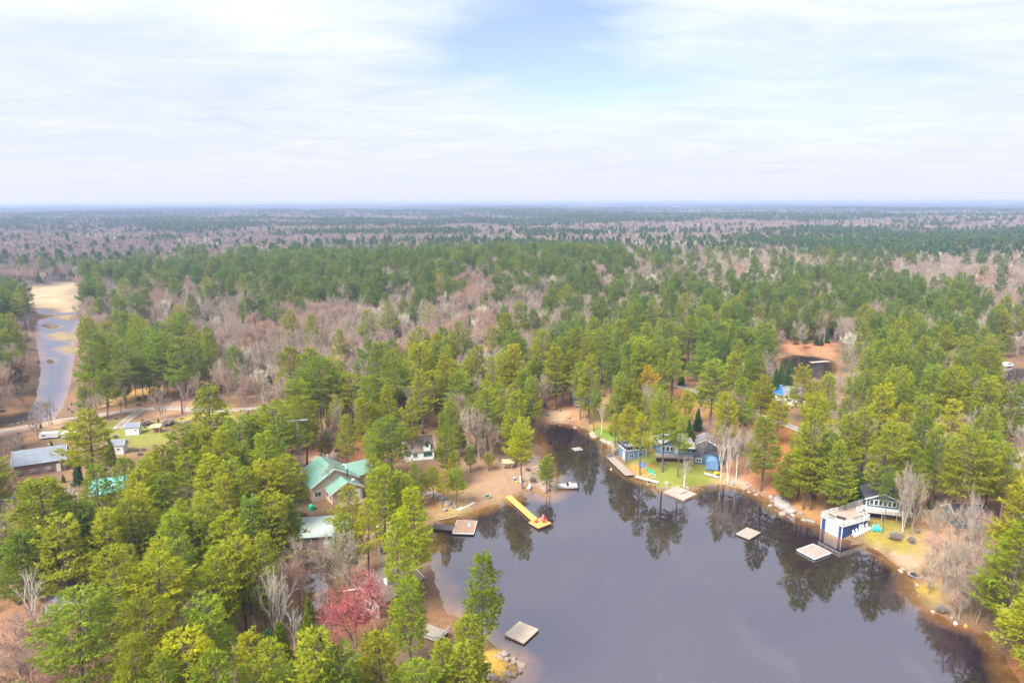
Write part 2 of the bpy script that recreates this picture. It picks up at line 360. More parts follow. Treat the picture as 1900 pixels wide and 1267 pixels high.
def mesh_np(name, V, T, mats, mi=None, smooth=False):
    """triangle mesh straight from arrays"""
    me = bpy.data.meshes.new(name); V = np.asarray(V, np.float32); T = np.asarray(T, np.int32)
    me.vertices.add(len(V)); me.vertices.foreach_set('co', V.ravel())
    me.loops.add(T.size); me.loops.foreach_set('vertex_index', T.ravel())
    me.polygons.add(len(T)); me.polygons.foreach_set('loop_start', np.arange(0, T.size, T.shape[1], dtype=np.int32))
    if mi is not None: me.polygons.foreach_set('material_index', np.asarray(mi, np.int32))
    for m in mats: me.materials.append(m)
    me.update(calc_edges=True)
    me.polygons.foreach_set('use_smooth', np.full(len(T), smooth))
    return me

# ------------------------------------------------------------------ ground
def axis(lo, hi, step, far, grow):
    a = list(np.arange(lo, hi + 1e-6, step)); x, s = a[-1], step
    while x < far[1]: s *= grow; x += s; a.append(x)
    x, s = a[0], step; b = []
    while x > far[0]: s *= grow; x -= s; b.append(x)
    return np.array(b[::-1] + a)
XS = axis(-250, 240, 1.5, (-34000, 34000), 1.16); YS = axis(20, 440, 1.5, (-2500, 36000), 1.16)
gx, gy = np.meshgrid(XS, YS); fx, fy = gx.ravel(), gy.ravel()
sdw = water_sd(fx, fy); fz = hgt(fx, fy, sdw)
nx, ny = len(XS), len(YS); ii = np.arange(nx * ny).reshape(ny, nx)
quads = np.stack([ii[:-1, :-1], ii[:-1, 1:], ii[1:, 1:], ii[1:, :-1]], -1).reshape(-1, 4)
# land cover (what grows or lies there)
LITTER, DARKLIT, FORESTFAR = (0.20, 0.105, 0.055), (0.105, 0.075, 0.055), (0.10, 0.085, 0.072)
cov = np.tile(np.array(LITTER), (len(fx), 1))
w_ = (0.5 + 0.5 * waves(fx, fy, 16, 21))[:, None]; w_ = np.clip(w_, 0, 1)
cov = cov * w_ + np.array(DARKLIT) * (1 - w_)
dd = smooth(260, 700, np.hypot(fx, fy))[:, None]; cov = cov * (1 - dd) + np.array(FORESTFAR) * dd
near = (np.abs(fx) < 520) & (fy > 10) & (fy < 760)
LAWN, YGRASS, SAND, ORANGE, BROWN, MARSHC = (0.15, 0.165, 0.028), (0.22, 0.175, 0.035), (0.25, 0.155, 0.10), (0.26, 0.10, 0.035), (0.24, 0.13, 0.075), (0.29, 0.215, 0.135)
PATCH = [  # pixel outline, cover, soft edge in metres
 ([(840,895),(862,870),(905,850),(950,868),(985,890),(975,912),(905,938),(872,950),(845,935)], SAND, 3.0),
 ([(800,925),(850,905),(860,950),(800,975)], (0.27,0.19,0.085), 2.5),
 ([(1285,895),(1335,885),(1395,895),(1400,918),(1340,906),(1290,908)], (0.34,0.215,0.15), 1.5),
 ([(1360,880),(1410,870),(1440,900),(1440,940),(1400,915)], (0.27,0.12,0.07), 2.5),
 ([(1075,815),(1105,798),(1150,815),(1160,840),(1130,830)], (0.30,0.25,0.13), 2.5),
 ([(1195,905),(1190,885),(1165,860),(1175,835),(1230,850),(1300,855),(1330,880),(1320,905),(1270,918)], LAWN, 2.0),
 ([(1170,880),(1200,865),(1215,890),(1200,900)], (0.34,0.18,0.05), 2.0),
 ([(1085,800),(1120,790),(1160,815),(1140,828)], (0.10,0.17,0.02), 2.0),
 ([(990,730),(1040,725),(1085,750),(1080,795),(1000,795),(985,765)], (0.26,0.13,0.075), 4.0),
 ([(1005,775),(1050,765),(1060,782),(1020,790)], (0.36,0.25,0.16), 2.0),
 ([(1080,755),(1150,745),(1160,800),(1090,795)], (0.27,0.18,0.055), 4.0),
 ([(1180,720),(1280,715),(1300,790),(1190,790)], (0.25,0.12,0.05), 4.0),
 ([(1180,770),(1215,755),(1240,830),(1195,850)], YGRASS, 3.0),
 ([(1280,735),(1350,740),(1350,775),(1280,765)], YGRASS, 3.0),
 ([(1300,760),(1350,765),(1350,800),(1310,800)], (0.28,0.15,0.04), 3.0),
 ([(1410,790),(1450,800),(1450,820),(1405,800)], LAWN, 3.0),
 ([(1400,800),(1480,810),(1500,880),(1520,935),(1440,940),(1420,890)], ORANGE, 5.0),
 ([(1500,900),(1545,915),(1530,975),(1460,955)], (0.31,0.15,0.05), 3.0),
 ([(1590,1010),(1610,985),(1650,970),(1720,1000),(1760,1050),(1700,1065),(1650,1030)], YGRASS, 2.5),
 ([(1608,1016),(1640,1015),(1690,1048),(1680,1062),(1640,1030)], (0.29,0.205,0.145), 1.0),
 ([(1680,1070),(1740,1085),(1760,1120),(1700,1115)], (0.30,0.20,0.03), 1.5),
 ([(1690,1000),(1800,940),(1830,1050),(1760,1130)], (0.33,0.20,0.13), 4.0),
 ([(1720,870),(1800,880),(1800,930),(1720,930)], (0.30,0.21,0.06), 5.0),
 ([(1850,1230),(1880,1220),(1910,1280),(1870,1280)], (0.36,0.14,0.05), 2.0),
 ([(560,850),(690,800),(720,840),(700,875),(570,870)], (0.25,0.10,0.05), 4.0),
 ([(585,862),(620,856),(625,868),(580,872)], (0.55,0.42,0.34), 1.5),
 ([(600,810),(680,795),(690,835),(640,835)], (0.23,0.09,0.045), 4.0),
 ([(690,985),(790,970),(800,1060),(700,1060)], (0.36,0.24,0.16), 3.0),
 ([(770,900),(830,890),(850,930),(800,960)], (0.24,0.13,0.06), 3.0),
 ([(180,800),(225,790),(290,800),(330,830),(260,850),(180,830)], (0.16,0.16,0.035), 3.0),
 ([(330,770),(420,765),(440,790),(340,795)], (0.24,0.22,0.03), 3.0),
 ([(270,760),(350,750),(420,755),(360,785),(280,790)], (0.26,0.15,0.10), 3.0),
 ([(180,745),(310,725),(320,750),(190,765)], (0.29,0.17,0.06), 3.0),
 ([(100,800),(140,795),(130,830),(100,830)], (0.22,0.20,0.05), 3.0),
 ([(-60,805),(120,785),(130,800),(-60,835)], (0.33,0.21,0.15), 3.0),
 ([(-60,975),(50,960),(60,1000),(-60,1040)], (0.40,0.26,0.05), 3.0),
 ([(-60,1120),(110,1110),(140,1290),(-60,1290)], (0.28,0.15,0.09), 5.0),
 ([(1450,640),(1540,645),(1545,668),(1510,658),(1455,655)], (0.36,0.15,0.08), 4.0),
 ([(890,1200),(940,1195),(965,1240),(930,1265),(880,1267)], (0.38,0.24,0.05), 1.5),
 ([(985,845),(1012,850),(1040,890),(1035,915),(1000,915),(975,885)], (0.36,0.25,0.185), 1.5),
]
cn = cov[near]; xn, yn = fx[near], fy[near]
jn = 1.6 * waves(xn, yn, 9, 31) + 0.8 * waves(xn, yn, 4.5, 32)
for px, c, soft in PATCH:
    d = sdist(xn, yn, ground_poly(px)) + jn
    k = (1 - smooth(-soft, soft, d))[:, None]; cn = cn * (1 - k) + np.array(c) * k
d = sdist(xn, yn, MARSH) + jn; k = (1 - smooth(-6, 6, d))[:, None]
mc = np.array(MARSHC) * (0.85 + 0.3 * (0.5 + 0.5 * waves(xn, yn, 40, 41)))[:, None]
gm = np.clip(waves(xn * 1.0, yn * 3, 70, 42), 0, 1)[:, None] * 0.6; mc = mc * (1 - gm) + np.array((0.22, 0.18, 0.075)) * gm
cn = cn * (1 - k) + mc * k
for q_ in ISLES:
    k = (1 - smooth(0, 2, sdist(xn, yn, q_)))[:, None]; cn = cn * (1 - k) + np.array((0.19, 0.145, 0.08)) * k
s_ = sdw[near]; k = (1 - smooth(0.1, 1.1, s_))[:, None] * 0.75; cn = cn * (1 - k) + np.array((0.14, 0.085, 0.045)) * k
cov[near] = cn
me = bpy.data.meshes.new('ground'); me.from_pydata(np.stack([fx, fy, fz], 1).tolist(), [], quads.tolist()); me.update()
at = me.attributes.new('cover', 'FLOAT_COLOR', 'POINT'); at.data.foreach_set('color', np.concatenate([cov, np.ones((len(cov), 1))], 1).astype(np.float32).ravel())
me.polygons.foreach_set('use_smooth', [True] * len(me.polygons))
gm_, t, b, o = M_new('ground_cover')
a = N(t, 'ShaderNodeAttribute', attribute_name='cover')
geo = N(t, 'ShaderNodeNewGeometry')
f1 = rampf(t, noise(t, 0.9, 6, 0.7, vec=geo.outputs['Position']), 0.3, 0.7)
f2 = rampf(t, noise(t, 3.5, 4, 0.7, vec=geo.outputs['Position']), 0.4, 0.7)
dark = mixc(t, 1.0, a.outputs['Color'], (0.50, 0.55, 0.52), 'MULTIPLY'); col = mixc(t, f1, dark, a.outputs['Color'])
lite = mixc(t, 1.0, a.outputs['Color'], (1.35, 1.28, 1.2), 'MULTIPLY'); col = mixc(t, f2, col, lite)
f4 = rampf(t, noise(t, 0.22, 4, 0.6, vec=geo.outputs['Position']), 0.52, 0.7)
fm = N(t, 'ShaderNodeMath', operation='MULTIPLY'); t.links.new(f4, fm.inputs[0]); fm.inputs[1].default_value = 0.35
col = mixc(t, fm.outputs[0], col, (0.17, 0.15, 0.035))
t.links.new(col, b.inputs['Base Color']); b.inputs['Roughness'].default_value = 0.95; b.inputs['Specular IOR Level'].default_value = 0.1
bn = N(t, 'ShaderNodeBump'); bn.inputs['Strength'].default_value = 0.7; bn.inputs['Distance'].default_value = 0.25
t.links.new(noise(t, 1.8, 6, 0.7, vec=geo.outputs['Position']), bn.inputs['Height']); t.links.new(bn.outputs[0], b.inputs['Normal'])
me.materials.append(gm_)
tag(link(bpy.data.objects.new('ground', me)), kind='structure')

# ------------------------------------------------------------------ water
wm, t, b, o = M_new('water')
a = N(t, 'ShaderNodeAttribute', attribute_name='depth'); geo = N(t, 'ShaderNodeNewGeometry')
fd = rampf(t, a.outputs['Fac'], 0.0, 0.85)
nq = rampf(t, noise(t, 0.35, 4, 0.6, vec=geo.outputs['Position']), 0.3, 0.7)
shal = mixc(t, nq, (0.11, 0.048, 0.010), (0.19, 0.095, 0.025))
col = mixc(t, fd, shal, (0.014, 0.009, 0.012))
mp = N(t, 'ShaderNodeMapping'); mp.inputs['Scale'].default_value = (0.09, 0.05, 1); mp.inputs['Rotation'].default_value = (0, 0, R(28)); t.links.new(geo.outputs['Position'], mp.inputs[0])
film = rampf(t, noise(t, 1.0, 3, 0.55, vec=mp.outputs[0]), 0.56, 0.80)
fm = N(t, 'ShaderNodeMath', operation='MULTIPLY'); t.links.new(film, fm.inputs[0]); fm.inputs[1].default_value = 0.085
col = mixc(t, fm.outputs[0], col, (0.30, 0.20, 0.17))
t.links.new(col, b.inputs['Base Color']); b.inputs['Roughness'].default_value = 0.0; b.inputs['IOR'].default_value = 2.3; b.inputs['Specular Tint'].default_value = (1.0, 0.93, 1.0, 1)
b.inputs['Specular IOR Level'].default_value = 0.5
b1 = N(t, 'ShaderNodeBump'); b1.inputs['Strength'].default_value = 0.035; b1.inputs['Distance'].default_value = 0.05
t.links.new(noise(t, 2.6, 3, 0.6, vec=geo.outputs['Position']), b1.inputs['Height'])
t.links.new(b1.outputs[0], b.inputs['Normal'])
MAT['water'] = wm
rw_ = wm.copy(); rw_.name = 'river_water'; rw_.node_tree.nodes['Principled BSDF'].inputs['IOR'].default_value = 4.0; rw_.node_tree.nodes['Principled BSDF'].inputs['Roughness'].default_value = 0.22
for nm, poly in WATERS:
    lo = poly.min(0) - 3; hi = poly.max(0) + 3
    st = 0.9 if nm != 'lake' else 1.2
    xs = np.arange(lo[0], hi[0] + st, st); ys = np.arange(max(lo[1], 25), hi[1] + st, st)
    qx, qy = np.meshgrid(xs, ys); d = sdist(qx.ravel(), qy.ravel(), poly)
    iq = np.arange(qx.size).reshape(qx.shape)
    q = np.stack([iq[:-1, :-1], iq[:-1, 1:], iq[1:, 1:], iq[1:, :-1]], -1).reshape(-1, 4)
    keep = (d[q] < 2.4).any(1); q = q[keep]
    used = np.unique(q); rm = np.full(qx.size, -1); rm[used] = np.arange(len(used))
    me = bpy.data.meshes.new(nm); me.from_pydata(np.stack([qx.ravel()[used], qy.ravel()[used], np.zeros(len(used))], 1).tolist(), [], rm[q].tolist()); me.update()
    dep = np.maximum(-hgt(qx.ravel()[used], qy.ravel()[used]), 0)
    me.attributes.new('depth', 'FLOAT', 'POINT').data.foreach_set('value', dep.astype(np.float32))
    me.materials.append(rw_ if nm == 'river' else wm); tag(link(bpy.data.objects.new(nm, me)), kind='structure')

# ------------------------------------------------------------------ gravel roads, draped on the ground
gt = MAT['gravel'].node_tree; gb = gt.nodes['Principled BSDF']; ga = N(gt, 'ShaderNodeAttribute', attribute_name='wear')
gl = gb.inputs['Base Color'].links[0].from_socket; gt.links.new(mixc(gt, 1.0, gl, ga.outputs['Color'], 'MULTIPLY'), gb.inputs['Base Color'])
ROADS = []
def road(name, px, w):
    pts = [P(u, v) for u, v in px]; sm = []
    for i in range(len(pts) - 1):
        p0 = pts[max(i - 1, 0)]; p1 = pts[i]; p2 = pts[i + 1]; p3 = pts[min(i + 2, len(pts) - 1)]
        n = max(2, int((p2 - p1).length / 2))
        for k in range(n):
            s = k / n; sm.append(0.5 * ((2 * p1) + (p2 - p0) * s + (2 * p0 - 5 * p1 + 4 * p2 - p3) * s * s + (3 * p1 - p0 - 3 * p2 + p3) * s ** 3))
    sm.append(pts[-1]); ROADS.append((np.array([(p.x, p.y) for p in sm]), w))
    V = []; Fq = []; m = 6
    for i, p in enumerate(sm):
        d = (sm[min(i + 1, len(sm) - 1)] - sm[max(i - 1, 0)]); d.z = 0; d.normalize(); s = Vector((d.y, -d.x, 0))
        ww = w * (1 + 0.16 * math.sin(i * 1.3) + 0.1 * math.sin(i * 0.47))
        for k in range(m):
            q = p + s * (ww * (k / (m - 1) - 0.5)); V.append((q.x, q.y))
    V = np.array(V); z = np.maximum(hgt(V[:, 0], V[:, 1]), 0.25) + np.tile([0.02, 0.10, 0.13, 0.13, 0.10, 0.02], len(sm))
    for i in range(len(sm) - 1):
        for k in range(m - 1): a_ = i * m + k; Fq.append((a_, a_ + 1, a_ + m + 1, a_ + m))
    me = bpy.data.meshes.new(name); me.from_pydata(np.column_stack([V, z]).tolist(), [], Fq); me.update(); me.materials.append(MAT['gravel'])
    wr_ = np.tile(np.array([[.62, .60, .50, 1], [1.1, 1.08, 1.06, 1], [.74, .74, .66, 1], [.80, .80, .74, 1], [1.12, 1.1, 1.07, 1], [.60, .60, .48, 1]]), (len(sm), 1)); wr_[:, :3] *= np.random.RandomState(3).uniform(.85, 1.12, (len(wr_), 1))
    me.attributes.new('wear', 'FLOAT_COLOR', 'POINT').data.foreach_set('color', wr_.astype(np.float32).ravel())
    me.polygons.foreach_set('use_smooth', [True] * len(me.polygons))
    return tag(link(bpy.data.objects.new(name, me)), kind='structure')
road('gravel_road', [(-70,806),(0,799),(60,788),(105,778),(160,772),(215,764),(260,758),(300,756),(350,758),(410,760),(470,757),(520,752)], 3.8)
road('gravel_drive', [(262,759),(248,768),(232,780),(216,795)], 3.0)
road('cottage_road', [(1215,706),(1250,715),(1290,727),(1320,742),(1360,752),(1404,765),(1440,781),(1480,797),(1530,806),(1590,797),(1640,786)], 3.6)
# ================================================================== buildings
FOOTPRINTS = []
def win(par, c, n, w, h, lab=None, frame='white', bars=1):
    """a window: frame standing proud of the wall, a pane in it; c centre on the wall, n outward direction (local)"""
    n = Vector(n).normalized(); rot = math.atan2(n.y, n.x) + PI / 2; M = Matrix.Translation(Vector(c)) @ Matrix.Rotation(rot, 4, 'Z')
    f = MB(); t = 0.09
    f.boxm((-w/2, -.06, -h/2), (w/2, .02, -h/2 + t), M); f.boxm((-w/2, -.06, h/2 - t), (w/2, .02, h/2), M)
    f.boxm((-w/2, -.06, -h/2 + t), (-w/2 + t, .02, h/2 - t), M); f.boxm((w/2 - t, -.06, -h/2 + t), (w/2, .02, h/2 - t), M)
    for i in range(bars):
        x = -w/2 + w * (i + 1) / (bars + 1); f.boxm((x - .03, -.055, -h/2 + t), (x + .03, .02, h/2 - t), M)
    fo = f.build('window', frame, par, label=lab)
    MB().boxm((-w/2 + t, -.03, -h/2 + t), (w/2 - t, .01, h/2 - t), M).build('pane', 'glass', fo); return fo
def door(par, c, n, w, h, m='white', handle=True):
    n = Vector(n).normalized(); rot = math.atan2(n.y, n.x) + PI / 2; M = Matrix.Translation(Vector(c)) @ Matrix.Rotation(rot, 4, 'Z')
    d = MB().boxm((-w/2, -.05, 0), (w/2, .02, h), M).build('door', m, par)
    if handle: MB().boxm((w/2 - .16, -.1, h * .45), (w/2 - .08, -.05, h * .5), M).build('handle', 'steel', d)
    return d
def gable(par, c, w, d, hw, hr, wall, roof, ridge='y', over=0.45, trim='white', z0=-0.8, th=0.14, rz=0.0):
    """one gabled volume inside a thing (local centre c): wall, two roof slopes, gable trim"""
    c = Vector(c); M = Matrix.Translation(c) @ Matrix.Rotation(rz + (0 if ridge == 'y' else PI / 2), 4, 'Z')
    if ridge == 'x': w, d = d, w
    m = MB().prism([(-w/2, z0), (w/2, z0), (w/2, hw), (0, hw + hr), (-w/2, hw)], -d/2, d/2); m.v = [tuple(M @ Vector(v)) for v in m.v]; m.build('wall', wall, par)
    k = hr / (w / 2); e = over
    for s in (-1, 1):
        q = [(0, -d/2 - e, hw + hr + th), (s * (w/2 + e), -d/2 - e, hw - k * e + th), (s * (w/2 + e), d/2 + e, hw - k * e + th), (0, d/2 + e, hw + hr + th)]
        o = MB().slab([M @ Vector(v) for v in q], th - 0.01).build('roof', roof, par)
    if trim:
        for y in (-d/2 - e - .02, d/2 + e + .02):
            for s in (-1, 1):
                a = M @ Vector((0, y, hw + hr + th * .4)); b = M @ Vector((s * (w/2 + e), y, hw - k * e + th * .4))
                dr = (b - a); L = dr.length; ang = math.atan2(dr.z, math.hypot(dr.x, dr.y)); mid = (a + b) / 2
                MB().box(mid, (L, .05, .22), (0, -ang, math.atan2(dr.y, dr.x))).build('gable_trim', trim, par)
def foot(th, r, off=(0, 0)): FOOTPRINTS.append((th.location.x + off[0], th.location.y + off[1], r))
def railing(par, a, b, h=1.0, n=None, m='white', panel=None, z=None):
    """posts, top and bottom rail between two local points"""
    a, b = Vector(a), Vector(b); L = (b - a).length; n = n or max(1, round(L / 1.7)); rz = math.atan2((b - a).y, (b - a).x)
    for i in range(n + 1):
        p = a + (b - a) * (i / n); MB().boxm((-.06, -.06, 0), (.06, .06, h + .06), Matrix.Translation(p)).build('railing_post', m, par)
    M = Matrix.Translation(a) @ Matrix.Rotation(rz, 4, 'Z')
    f = MB().boxm((0, -.04, h - .07), (L, .04, h), M).boxm((0, -.03, .10), (L, .03, .16), M); f.build('rail', m, par)
    if panel: MB().boxm((.07, -.008, .17), (L - .07, .008, h - .08), M).build('railing_panel', panel, par)
    else:
        g = MB(); k = max(2, int(L / 0.16))
        for i in range(1, k): g.boxm((L * i / k - .018, -.018, .16), (L * i / k + .018, .018, h - .07), M)
        g.build('balusters', m, par, kind='stuff')
def boards(par, w, l, z, m, bw=0.15, gap=0.015, along='x', name='deck_boards', t=0.04):
    """a deck surface of separate boards, centred, spanning w (x) by l (y)"""
    f = MB(); n = int((l if along == 'x' else w) / bw); r = random.Random(int(w * 100 + l)); st = (l if along == 'x' else w) / n
    for i in range(n):
        j = r.uniform(-.006, .006); k = r.uniform(-.03, .03)
        if along == 'x': f.boxm((-w/2 + k, -l/2 + i * st + gap/2, z - t + j), (w/2 + k, -l/2 + (i + 1) * st - gap/2, z + j))
        else: f.boxm((-w/2 + i * st + gap/2, -l/2 + k, z - t + j), (-w/2 + (i + 1) * st - gap/2, l/2 + k, z + j))
    return f.build(name, m, par, kind='stuff')

# --- green-roofed house
hs = thing('house', 'beige house with green metal roof and white gable trim', 'house', (-41.4, 144.0, P(600, 925).z), R(35)); foot(hs, 9.5)
gable(hs, (0, 0, 0), 10.4, 8.6, 3.5, 3.0, 'beige', 'greenroof')
gable(hs, (1.3, -6.0, 0), 6.8, 4.2, 2.7, 1.8, 'beige', 'greenroof', over=.4)
gable(hs, (7.2, 1.0, 0), 5.0, 7.0, 3.0, 1.8, 'beige', 'greenroof', 'x')
for x in (0.1, 1.1, 2.1): win(hs, (x, -8.1, 1.5), (0, -1, 0), .62, 1.25, bars=0)
door(hs, (3.7, -8.1, 0.1), (0, -1, 0), .95, 2.1)
for y in (-7.2, -5.2): win(hs, (-2.1, y, 1.4), (-1, 0, 0), 1.3, 1.3)
win(hs, (-3.9, -4.3, 1.6), (0, -1, 0), 1.5, 1.2); win(hs, (-5.2, 1, 1.7), (-1, 0, 0), 1.6, 1.2)
MB().tube((2.6, -5.2, 3.8), (2.6, -5.2, 6.3), .12, n=8).build('chimney', 'rubber', hs)
MB().box((3.3, -6.6, 3.95), (.5, .5, .35)).build('roof_vent', 'white', hs)
MB().box((-1.5, 0.6, 6.5), (3.2, .1, .08), (0, 0, PI / 2)).build('ridge_cap', 'greenplastic', hs)
MB().boxm((-1.2, -10.4, -.6), (4.2, -8.25, .02)).build('porch', 'deckgrey', hs)
# --- garage with the faded roof
p = P_top(600, 974, 3.0); gr = thing('garage', 'low building with broad faded grey-green roof', 'garage', p, R(8)); foot(gr, 5.8)
m_ = MB().boxm((-4.6, -3.2, -.8), (4.6, 3.2, 2.5)); m_.build('wall', 'brownside', gr)
MB().slab([(-5.1, -3.7, 2.55), (5.1, -3.7, 2.55), (5.1, 3.6, 3.35), (-5.1, 3.6, 3.35)], .16).build('roof', 'palegreen', gr)
door(gr, (1.5, -3.2, 0), (0, -1, 0), 2.6, 2.1, 'offwhite', False); win(gr, (-2.5, -3.2, 1.5), (0, -1, 0), 1.0, .8)
MB().box((-2.6, -1.8, 2.86), (.5, .4, .2)).build('roof_vent', 'pink', gr)
# --- teal roof among the pines at the left
p = P_top(208, 885, 4.5); o = thing('house', 'house with bright teal metal roof half hidden by pines', 'house', p, R(28)); foot(o, 5)
gable(o, (0, 0, 0), 8, 7, 2.7, 1.9, 'beige', 'tealroof', 'x'); win(o, (-1, -3.5, 1.5), (0, -1, 0), 1.2, 1); win(o, (2, -3.5, 1.5), (0, -1, 0), 1.2, 1); door(o, (.6, -3.5, 0), (0, -1, 0), .9, 2)
# --- long grey-shingled house with brown walls
p = P(70, 872); o = thing('house', 'long brown house with grey shingle roof by the gravel road', 'house', p, R(28)); foot(o, 8)
gable(o, (.8, 1, 0), 10, 7.0, 3.0, 2.3, 'brownside', 'greyshingle', 'x', .5)
for x, s in ((-3.6, 1.0), (-.6, 1.2), (2.4, 1.0)): win(o, (x, -2.75, 1.2), (0, -1, 0), s, .6)
door(o, (4.5, -2.75, 0), (0, -1, 0), .9, 2.0, 'offwhite')
MB().box((2.5, 2.6, 5.0), (.5, .5, 1.2)).build('chimney', 'pinkside', o)
# --- sheds
p = P(248, 803); o = thing('shed', 'small white shed with grey roof beside gravel drive', 'shed', p, R(12)); foot(o, 3)
gable(o, (0, 0, 0), 3.4, 2.8, 2.2, .9, 'white', 'greyshingle', 'x', .2); door(o, (-.5, -1.4, 0), (0, -1, 0), .8, 1.8, 'offwhite'); win(o, (.8, -1.4, 1.4), (0, -1, 0), .7, .6)
p = P(219, 838); o = thing('shed', 'pale shed with slate grey roof behind young spruce', 'shed', p, R(10)); foot(o, 3)
gable(o, (0, 0, 0), 3.6, 3.0, 2.4, 1.0, 'offwhite', 'greyshingle', 'x', .25); win(o, (.6, -1.5, 1.4), (0, -1, 0), .9, .8); door(o, (-.8, -1.5, 0), (0, -1, 0), .8, 1.9)
p = P(289, 801); o = thing('carport', 'open timber woodshed right of the white shed', 'shed', p, R(8)); foot(o, 2.5)
for x in (-1.2, 1.2):
    for y in (-.8, .8): MB().boxm((x - .06, y - .06, -.3), (x + .06, y + .06, 1.7)).build('post', 'timber', o)
MB().slab([(-1.5, -1.1, 1.75), (1.5, -1.1, 1.75), (1.5, 1.1, 2.1), (-1.5, 1.1, 2.1)], .08).build('roof', 'timber', o); MB().boxm((-1.1, .3, 0), (1.1, .75, 1.1)).build('log_pile', 'pinkside', o)
# --- rosy brown house, bottom left
p = P_top(95, 1098, 4.0); o = thing('house', 'rosy brown house with grey roof under the bottom left pines', 'house', p, R(-58)); foot(o, 5)
o.location.x += 2.0; o.location.y += 1.0
gable(o, (0, 0, 0), 9.5, 5.6, 2.7, 1.7, 'pinkside', 'greyshingle', 'x', .45)
win(o, (-4.75, 0, 1.6), (-1, 0, 0), 1.5, 1.1, bars=2); win(o, (-2, -2.8, 1.6), (0, -1, 0), 1.5, 1.1, bars=2); win(o, (1.5, -2.8, 1.6), (0, -1, 0), 1.2, 1.1)
# --- dormered cottage
p = P(783, 852); o = thing('cottage', 'white cottage with brown roof and small gabled dormer', 'cottage', p, R(18)); foot(o, 5.5)
gable(o, (-.6, 2.4, 0), 7.2, 5.2, 2.4, 2.9, 'white', 'brownshingle', 'x', .3)
gable(o, (1.2, .65, 0), 1.7, 2.2, 4.0, .9, 'white', 'brownshingle', 'y', .2, 'darkwood', z0=2.3)
win(o, (1.2, -.45, 3.9), (0, -1, 0), .8, 1.15, frame='greenplastic', bars=0)
win(o, (1.4, -.2, 1.3), (0, -1, 0), 2.2, 1.1, bars=2, frame='greenplastic'); win(o, (-1.8, -.2, 1.3), (0, -1, 0), 1.1, 1.1)
door(o, (-.4, -.2, 0), (0, -1, 0), .85, 2)
# --- green shed at the cove head, grey cabin
p = P(1022, 727); o = thing('shed', 'little brown shed with dark green roof behind the cove', 'shed', p, R(15)); foot(o, 4)
gable(o, (0, .5, 0), 5.5, 4.0, 2.3, 1.0, 'brownside', 'greenroof', 'x', .5, None); door(o, (-1, -1.5, 0), (0, -1, 0), .9, 1.9, 'darkwood'); win(o, (1.2, -1.5, 1.4), (0, -1, 0), .9, .7)
p = P(1083, 750); o = thing('cabin', 'grey cabin with white windows behind the cove pines', 'cabin', p, R(8)); foot(o, 5)
gable(o, (0, 1.5, 0), 7.5, 5, 2.5, 1.5, 'greymetal', 'greyshingle', 'x', .4)
for x in (.4, 1.5, 2.6): win(o, (x, -1.0, 1.4), (0, -1, 0), .7, 1.1, bars=0)
boards(o, 7, 1.6, .25, 'deckgrey').location.y = -1.9
# --- slate blue boathouse with roof terrace and dock
p = P(1152, 858); bl = thing('boathouse', 'slate blue boathouse with flat railed roof above the cove', 'boathouse', (p.x + 1.2, p.y + .2, .55), R(14)); foot(bl, 4.5, (2, 2))
MB().boxm((0, 0, -.9), (5.6, 4.4, 2.6)).build('wall', 'slateblue', bl)
MB().boxm((-.12, -.12, 2.6), (5.72, 4.52, 2.82)).build('roof_edge', 'white', bl); b_ = boards(bl, 5.5, 4.3, 2.88, 'deckgrey', name='roof_boards'); b_.location = (2.8, 2.2, 0)
for x in (0, 5.6): MB().boxm((x - .07, -.05, -.4), (x + .07, .0, 2.6)).build('corner_board', 'white', bl)
MB().boxm((-.05, -.04, -.5), (5.65, .02, -.3)).build('base_board', 'white', bl)
win(bl, (1.5, 0, 1.3), (0, -1, 0), 1.2, 1.2); win(bl, (4.0, 0, 1.4), (0, -1, 0), 1.2, 1.2); door(bl, (0, 1.5, -.35), (-1, 0, 0), 1.1, 2.3)
for a, b in (((0, 0, 2.85), (5.6, 0, 2.85)), ((0, 0, 2.85), (0, 4.4, 2.85)), ((0, 4.4, 2.85), (5.6, 4.4, 2.85))): railing(bl, a, b, .95, m='bluegrey', panel='glass')
dk = thing('dock', 'long weathered grey dock hugging the slate blue boathouse', 'dock', (27.2, 163.0, 0), R(-76))
b_ = boards(dk, 12.5, 2.3, .48, 'deckgrey', along='y'); MB().boxm((-6.2, -1.1, -.1), (6.2, -1.0, .43)).build('skirt', 'darkwood', dk); MB().boxm((-6.2, 1.0, -.3), (6.2, 1.1, .43)).build('skirt', 'darkwood', dk)
for x in (-6, -2, 2, 6): MB().tube((x, -1, -1.8), (x, -1, .4), .1).build('pile', 'darkwood', dk)
railing(dk, (-6.1, -1.0, .48), (-6.1, 1.0, .48), .9, m='bluegrey')
